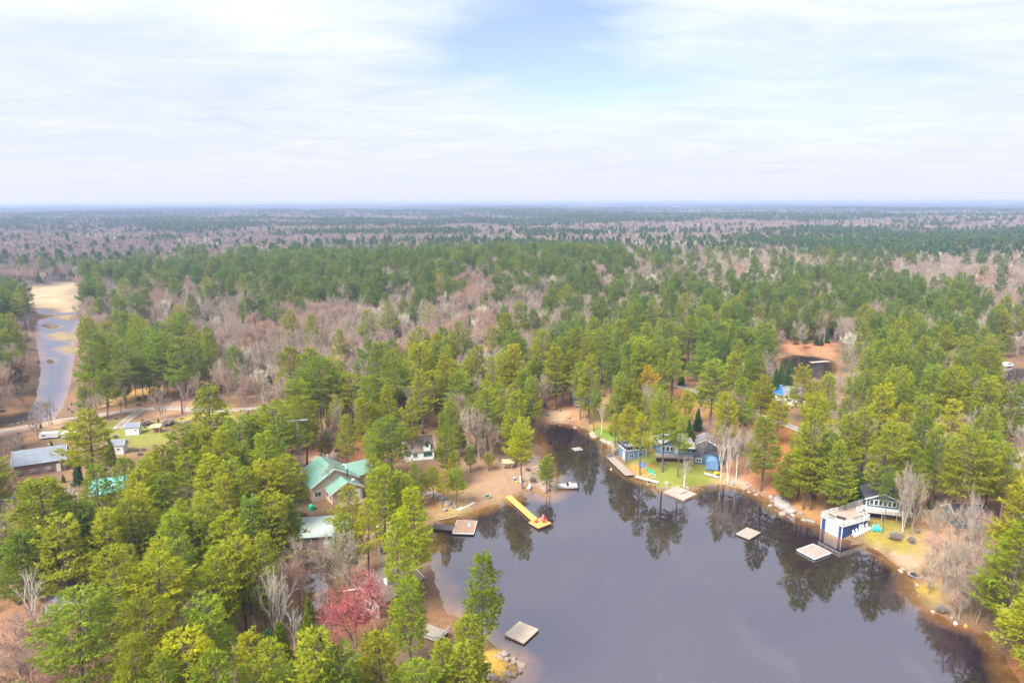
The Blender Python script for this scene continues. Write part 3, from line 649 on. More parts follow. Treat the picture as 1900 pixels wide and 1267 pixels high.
# --- blue cottage with deck
p = P(1256, 852); o = thing('cottage', 'blue cottage with pale roof and wooden front deck', 'cottage', (p.x, p.y + 2.6, p.z), R(-8)); foot(o, 6.5)
gable(o, (-.3, 2.0, .6), 8.6, 6.0, 2.7, 1.5, 'slateblue', 'paleshingle', 'y', .5)
gable(o, (2.6, .2, .6), 3.4, 3.8, 2.2, .8, 'slateblue', 'paleshingle', 'x', .4)
for x in (-3.1, -2.0, -.9): win(o, (x, -1.0, 2.1), (0, -1, 0), 1.0, 1.3, bars=0)
win(o, (3.2, -1.7, 2.0), (0, -1, 0), .8, .9, bars=0); door(o, (.25, -1.0, .85), (0, -1, 0), .9, 2.0)
MB().boxm((1.0, -2.6, 2.92), (4.4, -1.75, 2.98)).build('awning', 'white', o)
b_ = boards(o, 10.5, 3.0, .8, 'deckpink'); b_.location = (.2, -2.75, 0); MB().boxm((-5.0, -4.2, -.3), (5.4, -4.1, .7)).build('deck_skirt', 'darkwood', o)
railing(o, (-5.0, -4.2, .8), (2.9, -4.2, .8), .8, m='greytimber'); railing(o, (4.2, -4.2, .8), (5.4, -4.2, .8), .8, m='greytimber')
for i in range(4): MB().boxm((2.95, -4.5 - .3 * i, .45 - .2 * i), (4.15, -4.2 - .3 * i, .58 - .2 * i)).build('stair_tread', 'timber', o)
p = P(1221, 832); o = thing('shed', 'small dark blue shed left of the blue cottage', 'shed', p, R(5)); foot(o, 2.2)
gable(o, (0, 1, 0), 2.6, 2.2, 2.0, .7, 'tealblue', 'paleshingle', 'x', .2); door(o, (0, -.1, 0), (0, -1, 0), .8, 1.7, 'tealblue')
# --- dark hut with rounded blue end
p = P(1312, 868); o = thing('hut', 'dark-roofed hut with rounded blue canopy facing the lawn', 'hut', p, R(-14)); foot(o, 5.5)
gable(o, (0, 4.5, 0), 6.5, 6.5, 2.3, 1.4, 'tealblue', 'blackshingle', 'y', .3, None)
f = MB(); n = 9
for i in range(n):
    a0, a1 = PI * i / n, PI * (i + 1) / n
    f.slab([(1.0 + 1.5 * math.cos(a0), -1.6, 1.5 + .9 * math.sin(a0)), (1.0 + 1.5 * math.cos(a1), -1.6, 1.5 + .9 * math.sin(a1)), (1.0 + 1.5 * math.cos(a1), 1.2, 1.6 + 1.1 * math.sin(a1)), (1.0 + 1.5 * math.cos(a0), 1.2, 1.6 + 1.1 * math.sin(a0))], .05)
f.build('canopy', 'bluegrey', o); MB().prism([(1.0 + 1.47 * math.cos(PI * i / 10), 1.5 + .87 * math.sin(PI * i / 10)) for i in range(11)] + [(-.47, 0.1), (2.47, 0.1)], -1.5, -1.42).build('end_panel', 'bluegrey', o)
win(o, (-2.2, 1.25, 1.3), (0, -1, 0), 1.4, .9)
p = P(1308, 838); o = thing('shed', 'low grey-roofed shed behind the bare trees on the lawn', 'shed', p, R(-12)); foot(o, 3.5)
gable(o, (0, 2, 0), 4.5, 5, 2.2, 1.2, 'greymetal', 'greyshingle', 'y', .3); MB().box((.8, .3, 3.0), (.5, .4, .4)).build('roof_vent', 'white', o)
# --- blue tarp house, canopy, brown roof house
p = P(1470, 752); o = thing('house', 'grey-roofed house with bright blue tarp on its roof', 'house', (p.x, p.y + 3, p.z), R(-22)); foot(o, 6)
gable(o, (0, 0, 0), 10, 7, 3.0, 2.2, 'offwhite', 'greyshingle', 'x', .5)
MB().slab([(-5.2, -4.05, 2.98), (-1.9, -4.05, 2.98), (-2.4, -.2, 5.35), (-5.2, -.1, 5.4)], .05).build('tarp', 'bluetarp', o); MB().boxm((-5.3, -.25, 5.42), (-2.2, .25, 5.5)).build('ridge_cap', 'white', o)
win(o, (0, -3.5, 1.6), (0, -1, 0), 1.5, 1.1); win(o, (3, -3.5, 1.6), (0, -1, 0), 1.5, 1.1)
p = P(1436, 752); o = thing('canopy_tent', 'white pitched canopy tent left of the blue tarp', 'tent', p, R(-10)); foot(o, 3)
for x in (-1.7, 1.7):
    for y in (-1.7, 1.7): MB().tube((x, y, -.2), (x, y, 2.2), .04).build('leg', 'white', o)
f = MB(); ap = (0, 0, 3.1); cs = [(-1.8, -1.8, 2.2), (1.8, -1.8, 2.2), (1.8, 1.8, 2.2), (-1.8, 1.8, 2.2)]; f.add(cs + [ap] + [(x, y, 1.95) for x, y, z in cs], [(0, 1, 4), (1, 2, 4), (2, 3, 4), (3, 0, 4), (0, 5, 6, 1), (1, 6, 7, 2), (2, 7, 8, 3), (3, 8, 5, 0)]); f.build('canopy', 'white', o)
p = P_top(1600, 850, 4.2); o = thing('house', 'house with wide taupe hip roof under the pines', 'house', p, R(38)); foot(o, 6)
MB().boxm((-5.2, -4, -.8), (5.2, 4, 2.5)).build('wall', 'brownside', o)
e = [(-5.9, -4.7, 2.5), (5.9, -4.7, 2.5), (5.9, 4.7, 2.5), (-5.9, 4.7, 2.5), (-2, 0, 4.4), (2, 0, 4.4)]
for q in ((0, 1, 5, 4), (2, 3, 4, 5), (1, 2, 5, 5), (3, 0, 4, 4)):
    pts = [e[i] for i in q]; pts = pts[:3] if q[2] == q[3] else pts
    m_ = MB(); qq = [Vector(v) for v in pts]; nn = len(qq); nr = (qq[1] - qq[0]).cross(qq[2] - qq[0]).normalized(); nr = nr if nr.z > 0 else -nr
    m_.add(qq + [v - nr * .12 for v in qq], [tuple(range(nn)), tuple(range(2 * nn - 1, nn - 1, -1))] + [(i, i + nn, (i + 1) % nn + nn, (i + 1) % nn) for i in range(nn)]); m_.build('roof', 'taupeshingle', o)
win(o, (-2, -4, 1.4), (0, -1, 0), 1.2, 1); win(o, (2, -4, 1.4), (0, -1, 0), 1.2, 1); win(o, (-5.2, 0, 1.4), (-1, 0, 0), 1.2, 1)
# --- navy boathouse with white roof deck
nb = thing('boathouse', 'navy boathouse with white railed roof deck at the shore', 'boathouse', (65.5, 125.4, .35), R(25.5)); foot(nb, 6, (3, 4))
Lx, Ly = 7.4, 4.9
MB().boxm((0, 0, -.9), (Lx, Ly, 2.35)).build('wall', 'navy', nb)
MB().boxm((-.25, -.25, 2.35), (Lx + .25, Ly + .25, 2.60)).build('deck_edge', 'white', nb); b_ = boards(nb, Lx + .4, Ly + .4, 2.66, 'deckpink', name='deck_boards'); b_.location = (Lx / 2, Ly / 2, 0)
MB().boxm((-.06, .75, -.45), (.02, 3.9, 2.2)).build('garage_door', 'offwhite', nb)
for x0, x1, y0, y1 in ((-.05, .1, -.05, .1), (Lx - .1, Lx + .05, -.05, .1), (-.05, .1, Ly - .1, Ly + .05), (4.9, 5.05, -.05, .05), (6.0, 6.15, -.05, .05)): MB().boxm((x0, y0, -.45), (x1, y1, 2.35)).build('corner_board', 'white', nb)
door(nb, (5.5, 0, -.3), (0, -1, 0), .85, 2.0); MB().boxm((-.06, -.06, -.62), (Lx + .06, Ly + .06, -.46)).build('foundation', 'greytimber', nb)
for a, b, n_ in (((-.15, -.15, 2.64), (Lx + .15, -.15, 2.64), 5), ((-.15, -.15, 2.64), (-.15, Ly + .15, 2.64), 3), ((-.15, Ly + .15, 2.64), (Lx + .15, Ly + .15, 2.64), 5), ((Lx + .15, -.15, 2.64), (Lx + .15, 2.6, 2.64), 2)): railing(nb, a, b, .82, n_)
# walkway from the roof deck to the cottage
wk = MB().boxm((Lx + .1, 2.9, 2.5), (Lx + 5.6, Ly + .15, 2.74)); wk.build('walkway', 'deckpink', nb); railing(nb, (Lx + .2, Ly + .1, 2.75), (Lx + 5.5, Ly + .1, 2.75), 1.0, 3, panel='offwhite'); railing(nb, (Lx + .2, 2.9, 2.75), (Lx + 5.5, 2.9, 2.75), 1.0, 3)
f = MB()
for i in range(10): f.boxm((Lx + .35 + .27 * i, 1.2, 2.6 - .26 * i), (Lx + .65 + .27 * i, 2.3, 2.66 - .26 * i))
f.build('stairs', 'white', nb)
rn = thing('bench', 'dark bench on the white boathouse roof deck', 'bench', nb.matrix_world @ Vector((0, 0, 0)), 0)
Mn = Matrix.Translation(nb.location) @ Matrix.Rotation(nb.rotation_euler.z, 4, 'Z')
def on_deck(x, y): return Mn @ Vector((x, y, 2.66))
rn.location = on_deck(2.0, 2.1); rn.rotation_euler.z = R(-40)
MB().boxm((-.8, -.3, .38), (.8, .3, .46)).build('seat', 'darkwood', rn); MB().box((0, .33, .75), (1.6, .07, .6), (R(-14), 0, 0)).build('backrest', 'greytimber', rn)
for x in (-.72, .72):
    for y in (-.25, .25): MB().boxm((x - .04, y - .04, 0), (x + .04, y + .04, .38)).build('leg', 'darkwood', rn)
rn = thing('bench', 'long low dark planter bench along the roof deck rail', 'bench', on_deck(5.2, .55), R(25.5)); MB().boxm((-1.5, -.2, .3), (1.5, .2, .4)).build('seat', 'darkwood', rn)
for x in (-1.3, 0, 1.3): MB().boxm((x - .05, -.18, 0), (x + .05, .18, .3)).build('leg', 'darkwood', rn)
rn = thing('planter', 'dark flower box in the corner of the roof deck', 'planter', on_deck(.75, 3.4), R(25.5)); MB().boxm((-.3, -.7, 0), (.3, .7, .45)).build('box', 'darkwood', rn); MB().boxm((-.24, -.64, .45), (.24, .64, .5)).build('soil', 'rubber', rn)
# --- gabled teal cottage beside it
tc_ = thing('cottage', 'teal cottage with white gable windows and charcoal roof', 'cottage', (77.3, 133.9, .6), R(-17)); foot(tc_, 8)
gable(tc_, (0, 2.6, 0), 6.2, 10.0, 5.0, 1.3, 'tealblue', 'blackshingle', 'y', .45, z0=2.6); gable(tc_, (3.6, 4.0, 0), 6.0, 6.5, 4.6, 1.5, 'tealblue', 'blackshingle', 'x', .4, z0=2.6)
MB().boxm((-2.9, -2.2, -1), (2.9, 7.4, 2.55)).build('basement', 'navy', tc_)
for i in range(6): win(tc_, (-2.1 + .84 * i, -2.4, 4.2), (0, -1, 0), .78, 1.25, bars=0)
MB().boxm((-3.2, -2.47, 2.45), (3.2, -2.41, 3.15)).build('lower_panel', 'white', tc_)
for x in (-3.1, 3.1): MB().boxm((x - .09, -2.5, 2.6), (x + .09, -2.41, 5.0)).build('corner_board', 'white', tc_)
b_ = boards(tc_, 8.6, 1.7, 2.55, 'deckpink'); b_.location = (.9, -3.3, 0); railing(tc_, (-3.3, -4.1, 2.55), (5.1, -4.1, 2.55), .95, 5); railing(tc_, (5.1, -4.1, 2.55), (5.1, -2.4, 2.55), .95, 1)
for x in (-3.1, -.3, 2.4, 5.0): MB().boxm((x - .07, -4.1, -1), (x + .07, -3.96, 2.5)).build('deck_post', 'greytimber', tc_)
win(tc_, (5.6, .75, 4.1), (0, -1, 0), .9, 1.5); MB().boxm((.2, -2.36, .4), (2.4, -2.26, 1.5)).build('lattice_screen', 'greytimber', tc_)
# --- hidden teal cabin on the right, brown cottage at the water
p = P(1800, 980); o = thing('cabin', 'dark teal cabin half hidden behind the bare thicket', 'cabin', (p.x, p.y + 2, p.z), R(-4)); foot(o, 4)
gable(o, (0, 0, 0), 6, 5, 2.5, 1.5, 'tealblue', 'blackshingle', 'x', .4); win(o, (.4, -2.5, 1.4), (0, -1, 0), 1.6, 1.2, bars=2); win(o, (-2, -2.5, 1.4), (0, -1, 0), 1, 1)
p = P_top(712, 1065, 4.3); o = thing('cottage', 'brown-roofed cottage behind the red maple at the water', 'cottage', p, R(-35)); foot(o, 5.0)
gable(o, (0, 0, 0), 7.2, 9.5, 2.7, 1.7, 'pinkside', 'brownshingle', 'y', .5); MB().box((1.6, -1.0, 3.7), (.7, .7, 1.5)).build('chimney', 'white', o)
MB().box((1.6, -1.0, 4.5), (.85, .85, .12)).build('chimney_cap', 'offwhite', o); win(o, (-1.6, -4.75, 1.5), (0, -1, 0), 1.6, 1.2); win(o, (1.4, -4.75, 1.5), (0, -1, 0), 1.6, 1.2); win(o, (-3.6, 1, 1.5), (-1, 0, 0), 1.2, 1)
p = P(800, 1178); o = thing('deck', 'small grey timber deck with curved railing near the bottom pines', 'deck', (p.x, p.y, max(p.z, .7)), R(-30)); b_ = boards(o, 4.2, 3.0, .5, 'deckgrey'); railing(o, (-2.1, -1.5, .5), (2.1, -1.5, .5), .8, m='offwhite'); railing(o, (2.1, -1.5, .5), (2.1, 1.5, .5), .8, m='offwhite')
for x in (-1.9, 1.9):
    for y in (-1.3, 1.3): MB().boxm((x - .07, y - .07, -1.2), (x + .07, y + .07, .46)).build('post', 'darkwood', o)

# ================================================================== docks and rafts
def raft(name, label, c, rz, w, l, bmat, edge, along='y', z=.36, group='floating rafts on the lake', boards_w=.14):
    t = thing(name, label, 'raft' if 'raft' in name else 'dock', (c[0], c[1], 0), rz, group)
    boards(t, w - .1, l - .1, z, bmat, boards_w, along=along)
    for s in (-1, 1):
        MB().boxm((-w/2, s * (l/2) - .05, z - .2), (w/2, s * (l/2) + .05, z + .004)).build('edge_board', edge, t); MB().boxm((s * (w/2) - .05, -l/2 + .055, z - .2), (s * (w/2) + .05, l/2 - .055, z + .004)).build('edge_board', edge, t)
        MB().boxm((s * (w/2 - .5) - .3, -l/2 + .15, -.3), (s * (w/2 - .5) + .3, l/2 - .15, z - .06)).build('float', 'rubber', t)
    return t
def quad_c(*px, z=.36):
    pts = [G(u, v, z) for u, v in px]; return (sum(p[0] for p in pts) / len(pts), sum(p[1] for p in pts) / len(pts))
t = raft('swim_raft', 'pale plank swim raft by the bottom shore pines', quad_c((936,1175),(969,1193),(996,1167),(965,1152)), R(-35), 3.6, 4.1, 'raftpale', 'raftpale')
for s in (-.25, .25): MB().path([(s - 1.2, -2.05, .3), (s - 1.2, -2.3, .62), (s - 1.2, -2.45, -.3)], .03).build('ladder_rail', 'steel', t)
raft('swim_raft', 'plain grey square raft near the big pale rock', quad_c((1368,990),(1386,1001),(1407,988),(1388,978)), R(41), 4.2, 3.0, 'deckgrey', 'greytimber')
raft('swim_raft', 'grey raft with bright white edge boards', quad_c((1481,1019),(1506,1038),(1537,1026),(1512,1009)), R(29), 4.7, 4.0, 'deckgrey', 'white')
raft('swim_raft', 'small weathered raft out in the narrow cove', quad_c((1060,832),(1073,838),(1081,833),(1068,828)), R(20), 2.4, 2.2, 'deckgrey', 'greytimber')
bd = raft('swim_dock', 'square brown floating dock with white cooler on it', quad_c((845,965),(841,990),(879,991),(883,966)), R(-4), 4.3, 5.6, 'deckbrown', 'offwhite', z=.5, group='docks round the lake')
o = thing('ramp', 'dark gangway ramp leading to the brown dock', 'ramp', (-14.2, 129.9, 0), R(-10)); boards(o, 4.6, 2.2, .52, 'deckdark', along='y'); 
for s in (-1, 1): MB().boxm((-2.3, s * 1.1 - .06, .2), (2.3, s * 1.1 + .06, .5)).build('side_beam', 'darkwood', o)
for x in (-1.5, 1.2): MB().tube((x, -1.0, -1.4), (x, -1.0, .4), .08).build('pile', 'darkwood', o)
o = thing('cooler', 'white box cooler on the brown dock', 'cooler', (-8.9, 130.6, .5), R(12)); MB().boxm((-.3, -.22, 0), (.3, .22, .34)).build('box', 'white', o); MB().boxm((-.32, -.24, .34), (.32, .24, .42)).build('lid', 'aqua', o)
yd = thing('dock', 'orange cedar plank dock reaching from the beach', 'dock', (0, 0, 0), 0, 'docks round the lake')
A = Vector((-1.0, 145.2, .5)); B = Vector((4.9, 132.9, .5)); L = (B - A).length; ang = math.atan2(B.y - A.y, B.x - A.x); yd.location = (A + (B - A) * .5); yd.location.z = 0; yd.rotation_euler.z = ang
boards(yd, L, 1.45, .5, 'cedar', along='x', bw=.29, name='walkway_boards'); MB().boxm((-L/2, -.72, .2), (L/2, -.64, .46)).build('side_beam', 'cedar', yd); MB().boxm((-L/2, .64, .2), (L/2, .72, .46)).build('side_beam', 'cedar', yd)
b_ = boards(yd, 3.3, 3.5, .52, 'cedar', along='y', name='platform_boards'); b_.location = (L/2 + 1.3, .3, 0); b_.rotation_euler.z = R(12); MB().box((L/2 + 1.3, .3, .34), (3.2, 3.4, .26), (0, 0, R(12))).build('platform_frame', 'timber', yd)
for x, y in ((L/2 - .2, -1.2), (L/2 + 2.7, -1.0), (L/2 + 2.2, 1.9), (0, -.7), (0, .7)): MB().tube((x, y, -1.9), (x, y, .4), .07).build('pile', 'darkwood', yd)
sdk = thing('deck', 'pinkish plank deck with raised middle step at the lawn', 'deck', (38.6, 146.8, 0), R(40), 'docks round the lake')
boards(sdk, 4.6, 5.6, .45, 'deckpink', along='x'); b_ = boards(sdk, 2.4, 2.2, .68, 'deckpink', along='x', name='step_boards'); b_.location = (.4, .4, 0); MB().boxm((-.8, -.7, .46), (1.6, 1.5, .638)).build('step', 'greytimber', sdk)
for s in (-1, 1): MB().boxm((-2.3, s * 2.8 - .05, .0), (2.3, s * 2.8 + .05, .43)).build('edge_board', 'deckpink', sdk); MB().boxm((s * 2.3 - .05, -2.75, .0), (s * 2.3 + .05, 2.75, .43)).build('edge_board', 'deckpink', sdk)
MB().boxm((-2.0, -2.5, -.4), (2.0, 2.5, .35)).build('float', 'rubber', sdk)
p = P(860, 936); o = thing('dock_section', 'white slatted dock section lying on the shore', 'dock', (p.x, p.y, .45), R(50)); f = MB()
for y in (-.85, -.3, .3, .85): MB().boxm((-2.6, y - .14, 0), (2.6, y + .14, .12)).build('slat', 'white', o)
for x in (-2.2, 0, 2.2): MB().boxm((x - .07, -.99, -.12), (x + .07, .99, -.005)).build('cross_beam', 'offwhite', o)
p = P(830, 963); o = thing('plank', 'loose orange plank on the bank above the ramp', 'plank', (p.x, p.y, .3), R(28)); MB().boxm((-2.2, -.12, 0), (2.2, .12, .06)).build('board', 'timber', o)
p = P(1200, 892); o = thing('dock_section', 'pale slatted jetty lying along the lawn edge', 'dock', (p.x, p.y, .35), R(-38)); boards(o, 6.0, 1.3, .2, 'offwhite', along='y', name='slats', bw=.3, gap=.1); 
for s in (-.5, .5): MB().boxm((-3, s - .05, 0), (3, s + .05, .15)).build('beam', 'greytimber', o)
p = P(1207, 884); o = thing('frame', 'square white pipe frame standing at the jetty', 'frame', (p.x, p.y, .4), R(-35)); MB().path([(-.9, 0, .1), (-.7, .9, .5), (.8, .9, .5), (.9, 0, .1), (-.9, 0, .1)], .05).build('pipe', 'white', o)
# ================================================================== boat, car, trailers
def loft(secs, name, m, par, caps=True, smooth=False):
    n = len(secs[0]); vs = [p for s in secs for p in s]; fs = []
    for i in range(len(secs) - 1):
        for j in range(n - 1): fs.append((i * n + j, i * n + j + 1, (i + 1) * n + j + 1, (i + 1) * n + j))
    if caps: fs += [tuple(range(n)), tuple(range((len(secs) - 1) * n, len(secs) * n))]
    return MB().add(vs, fs).build(name, m, par, smooth)
bt = thing('motorboat', 'white motorboat with covered bow moored at the rocky point', 'boat', (12.9, 150.6, .0), R(184))
secs = []
for x, w, k, zd in ((-2.4, .95, -.2, .62), (-1.2, 1.05, -.25, .64), (0, 1.05, -.25, .68), (1.2, .85, -.2, .76), (2.0, .48, -.05, .84), (2.55, .06, .35, .92)):
    secs.append([(x, -w, zd), (x, -w * .92, zd * .45), (x, -w * .4, k * .6), (x, 0, k), (x, w * .4, k * .6), (x, w * .92, zd * .45), (x, w, zd)])
loft(secs, 'hull', 'white', bt)
loft([[(x, -w, z), (x, 0, z + .16), (x, w, z)] for x, w, z in ((.3, .98, .72), (1.2, .83, .79), (2.0, .46, .87), (2.5, .05, .95))], 'foredeck', 'white', bt, False)
MB().boxm((-2.3, -.9, .655), (.25, .9, .69)).build('cockpit_cover', 'offwhite', bt)
f = MB().slab([(.15, -.85, .75), (.15, .85, .75), (-.2, .75, 1.15), (-.2, -.75, 1.15)], .03); f.build('windshield', 'glass', bt)
for y in (-.45, .45): MB().boxm((-.95, y - .28, .69), (-.4, y + .28, 1.05)).build('seat', 'white', bt)
MB().boxm((-2.75, -.25, .1), (-2.38, .25, 1.0)).build('engine', 'rubber', bt)
def car(label, loc, rz, m):
    t = thing('car', label, 'car', loc, rz); prof = [(-2.2, .45), (-2.25, .95), (-2.05, 1.5), (-1.7, 1.72), (.3, 1.72), (.95, 1.12), (2.0, 1.0), (2.25, .75), (2.2, .45)]
    MB().prism(prof, -.88, .88).build('body', m, t)
    for s in (-1, 1):
        MB().prism([(-1.75, 1.12), (-1.6, 1.58), (.2, 1.58), (.62, 1.14)], s * .885 - .006, s * .885 + .006).build('side_window', 'glass', t)
        for x in (-1.4, 1.4):
            w = MB().tube((x, s * .7, .36), (x, s * .92, .36), .36, n=14).build('wheel', 'rubber', t); MB().tube((x, s * .921, .36), (x, s * .935, .36), .2, n=10).build('rim', 'steel', w)
        MB().boxm((2.2, s * .6 - .18, .72), (2.26, s * .6 + .18, .88)).build('headlight', 'glass', t)
    MB().slab([(.36, -.78, 1.70), (.36, .78, 1.70), (.97, .82, 1.16), (.97, -.82, 1.16)], .02).build('windshield', 'glass', t); return t
p = P(579, 884); car('white car parked behind the green-roofed house', p, R(200), 'carwhite'); FOOTPRINTS.append((p.x, p.y, 4))
p = P(1609, 786); car('grey car on the road among the right-hand pines', p, R(160), 'cargrey'); FOOTPRINTS.append((p.x, p.y, 4))
p = P(1870, 677); o = car('small white car parked by the pond at the right edge', p, R(20), 'carwhite'); FOOTPRINTS.append((p.x, p.y, 4))
def trailer(label, u, v, rz, L):
    p = P(u, v); t = thing('trailer', label, 'trailer', p, rz); FOOTPRINTS.append((p.x, p.y, 3.5))
    MB().prism([(-L/2, .5), (L/2, .5), (L/2 + .2, 1.3), (L/2 - .1, 2.3), (-L/2 + .2, 2.45), (-L/2, 2.2)], -1.05, 1.05).build('body', 'white', t)
    for s in (-1, 1):
        MB().boxm((-L/4 - .5, s * 1.052 - .01, 1.3), (-L/4 + .5, s * 1.052 + .01, 1.8)).build('side_window', 'glass', t)
        MB().tube((.2, s * .8, .33), (.2, s * 1.06, .33), .33, n=12).build('wheel', 'rubber', t)
    MB().boxm((L/2 + .1, -.06, .45), (L/2 + 1.2, .06, .55)).build('tow_bar', 'steel', t); t.scale = (1, .9, .68); return t
trailer('white trailer between the grey roof and the road', 92, 811, R(12), 4.5); trailer('short cream trailer right of the grey-shingled house', 128, 810, R(12), 3.5)
# ================================================================== chairs and small things
def muskoka(name, label, loc, rz, m, group):
    t = thing(name, label, 'chair', loc, rz, group)
    MB().box((0, 0, .34), (.52, .55, .04), (R(12), 0, 0)).build('seat', m, t)
    for i in range(5):
        a = (i - 2) * .1; MB().box((a * 1.15, .38, .72 + .06 * (2 - abs(i - 2))), (.09, .03, .82 + .1 * (2 - abs(i - 2))), (R(-24), a * .5, 0)).build('back_slat', m, t)
    for s in (-1, 1):
        MB().boxm((s * .34 - .07, -.38, .56), (s * .34 + .07, .32, .59)).build('armrest', m, t); MB().boxm((s * .31 - .03, -.34, 0), (s * .31 + .03, -.24, .56)).build('leg', m, t); MB().box((s * .28, .18, .2), (.04, .95, .1), (R(18), 0, 0)).build('leg', m, t)
    return t
cy_ = yd.matrix_basis if False else None
Md = Matrix.Translation(yd.location) @ Matrix.Rotation(ang, 4, 'Z')
for (x, y, rz_, lab) in ((L/2 + 1.0, -.5, R(-60), 'red chair on the orange dock, the one nearer the walkway'), (L/2 + 1.7, 1.0, R(-70), 'red chair on the orange dock, the one at the outer edge'), (L/2 + .5, 1.3, R(-20), 'pinkish red chair at the far corner of the orange dock')):
    q = Md @ Vector((x, y, .53)); muskoka('muskoka_chair', lab, q, rz_, 'red' if 'pinkish' not in lab else 'pink', 'red chairs on the orange dock').scale = (.85, .85, .85)
NW = ['first', 'second', 'third', 'fourth', 'fifth']
for i in range(5):
    q = Mn @ Vector((2.6 + .95 * i, -1.0, 0)); q.z = hz(q.x, q.y) + .12; muskoka('muskoka_chair', '%s of five white chairs in a row, counted from the lake' % NW[i], q, R(25.5), 'white', 'white chairs beside the navy boathouse')
for i in range(2):
    p = P(1621 + 9 * i, 987); muskoka('muskoka_chair', 'turquoise chair below the teal cottage, the %s one' % ('nearer the boathouse', 'farther from the boathouse')[i], (p.x, p.y, p.z + .08), R(-15 + 20 * i), 'turq', 'turquoise chairs')
p = P(1448, 880); muskoka('muskoka_chair', 'rose chair on the needle slope, the higher one', (p.x, p.y, p.z + .1), R(30), 'pink', 'rose chairs on the slope'); p = P(1454, 892); muskoka('muskoka_chair', 'rose chair on the needle slope, the lower one', (p.x, p.y, p.z + .1), R(-20), 'pink', 'rose chairs on the slope')
def rock_mesh(seed, sub=2):
    bm = bmesh.new(); bmesh.ops.create_icosphere(bm, subdivisions=sub, radius=1.0); r = np.random.RandomState(seed); a = r.normal(size=(9, 3)); a /= np.linalg.norm(a, axis=1)[:, None]; k = r.uniform(.62, .92, 9)
    for v in bm.verts:
        co = np.array(v.co)
        for n_, kk in zip(a, k):
            d = co @ n_
            if d > kk: co = co - n_ * (d - kk) * .92
        co *= 1 + .06 * math.sin(co[0] * 5 + seed) * math.cos(co[1] * 4); v.co = co
    me = bpy.data.meshes.new('boulder'); bm.to_mesh(me); bm.free(); return me
ROCKS = {m: [] for m in ('rock', 'rockpink', 'rockwet')}
for m in ROCKS:
    for s in range(5): me = rock_mesh(s * 7 + 3); me.materials.append(MAT[m]); ROCKS[m].append(me)
rk = random.Random(11)
def rock(u, v, r, m, label, group=None, flat=.6, e=1.0, p=None):
    p = P(u, v) if p is None else p; o = bpy.data.objects.new('boulder', rk.choice(ROCKS[m])); link(o); o.location = (p.x, p.y, max(p.z, -.1) + r * flat * .25); o.rotation_euler = (rk.uniform(-.2, .2), rk.uniform(-.2, .2), rk.uniform(0, 6.28)); o.scale = (r * e, r / e * rk.uniform(.8, 1), r * flat); tag(o, label, 'rock', group); return o
rock(1452, 938, 2.6, 'rock', 'biggest pale boulder on the needle slope by the shore', flat=.45, e=1.2); rock(1466, 950, 1.5, 'rock', 'pale boulder just below the biggest shore boulder', flat=.5); rock(1450, 955, 1.0, 'rockpink', 'cream boulder left of and below the biggest one', flat=.6)
rock(1237, 898, .75, 'rockwet', 'dark round boulder alone on the bright lawn', flat=.8)
rock(1180, 877, .4, 'rockwet', 'small dark stone beside the green slide', flat=.8)
def cluster(label, group, pts, n, spread, r0, r1, m, seed):
    """a bank of like stones strung along a line of pixels"""
    q = random.Random(seed); made = []
    for i in range(n):
        f = q.uniform(0, len(pts) - 1.001); j = int(f); f -= j; u = pts[j][0] * (1 - f) + pts[j + 1][0] * f; v = pts[j][1] * (1 - f) + pts[j + 1][1] * f
        p = P(u, v); p.x += q.gauss(0, spread); p.y += q.gauss(0, spread); p.z = hz(p.x, p.y)
        if p.z < -.5: continue
        made.append(rock(0, 0, q.uniform(r0, r1) * (1.5 if q.random() < .15 else 1), m, label, group, q.uniform(.5, .8), q.uniform(.9, 1.25), p))
    made.sort(key=lambda o: -o.scale.x * o.scale.y * o.scale.z)
    for k, o in enumerate(made): o['label'] = ('largest ', 'second largest ')[k] + label if k < 2 else 'smaller ' + label
cluster('lichened boulder in the retaining wall beside the slate blue boathouse', 'stone bank of the cove', [(1098, 806), (1112, 814), (1126, 822), (1140, 830)], 26, .35, .5, .95, 'rockwet', 1)
cluster('pinkish boulder on the rocky point by the white boat', 'stones of the rocky point', [(985, 840), (1000, 862), (1008, 880), (1015, 900), (1036, 905)], 46, 1.2, .25, .7, 'rockpink', 2)
cluster('pale boulder on the bank above the brown dock', 'stones above the brown dock', [(785, 915), (805, 918), (820, 930), (838, 942)], 24, .8, .3, .75, 'rock', 3)
cluster('stone at the head of the cove', 'stones at the head of the cove', [(1000, 792), (1040, 783), (1070, 788), (1092, 798)], 20, 1.2, .15, .5, 'rockpink', 4)
cluster('pale rock along the shore left of the biggest boulder', 'rocks along the right shore', [(1345, 897), (1385, 907), (1412, 918), (1440, 936), (1475, 957), (1510, 968)], 40, .7, .2, .6, 'rock', 5)
cluster('stone in the lawn edge wall behind the stepped deck', 'stones behind the stepped deck', [(1190, 892), (1235, 908), (1265, 906), (1290, 902)], 30, .5, .15, .4, 'rock', 6)
cluster('bleached rock on the tip of the bottom point', 'rocks of the bottom point', [(925, 1210), (945, 1225), (958, 1243), (935, 1258), (905, 1265)], 40, .6, .2, .6, 'rockpink', 7)
cluster('stone in the low wall on the needle slope', 'stones of the slope wall', [(1440, 904), (1455, 906), (1478, 906)], 14, .3, .3, .6, 'rock', 8)
cluster('stone at the waterline below the navy boathouse', 'stones below the navy boathouse', [(1560, 1006), (1620, 1020), (1665, 1052), (1695, 1085), (1715, 1120), (1760, 1150)], 12, .9, .1, .4, 'rockwet', 9)
cluster('rock at the yard behind the green-roofed house', 'rocks behind the green-roofed house', [(580, 866), (600, 862), (618, 860)], 12, .8, .3, .7, 'rockpink', 10)
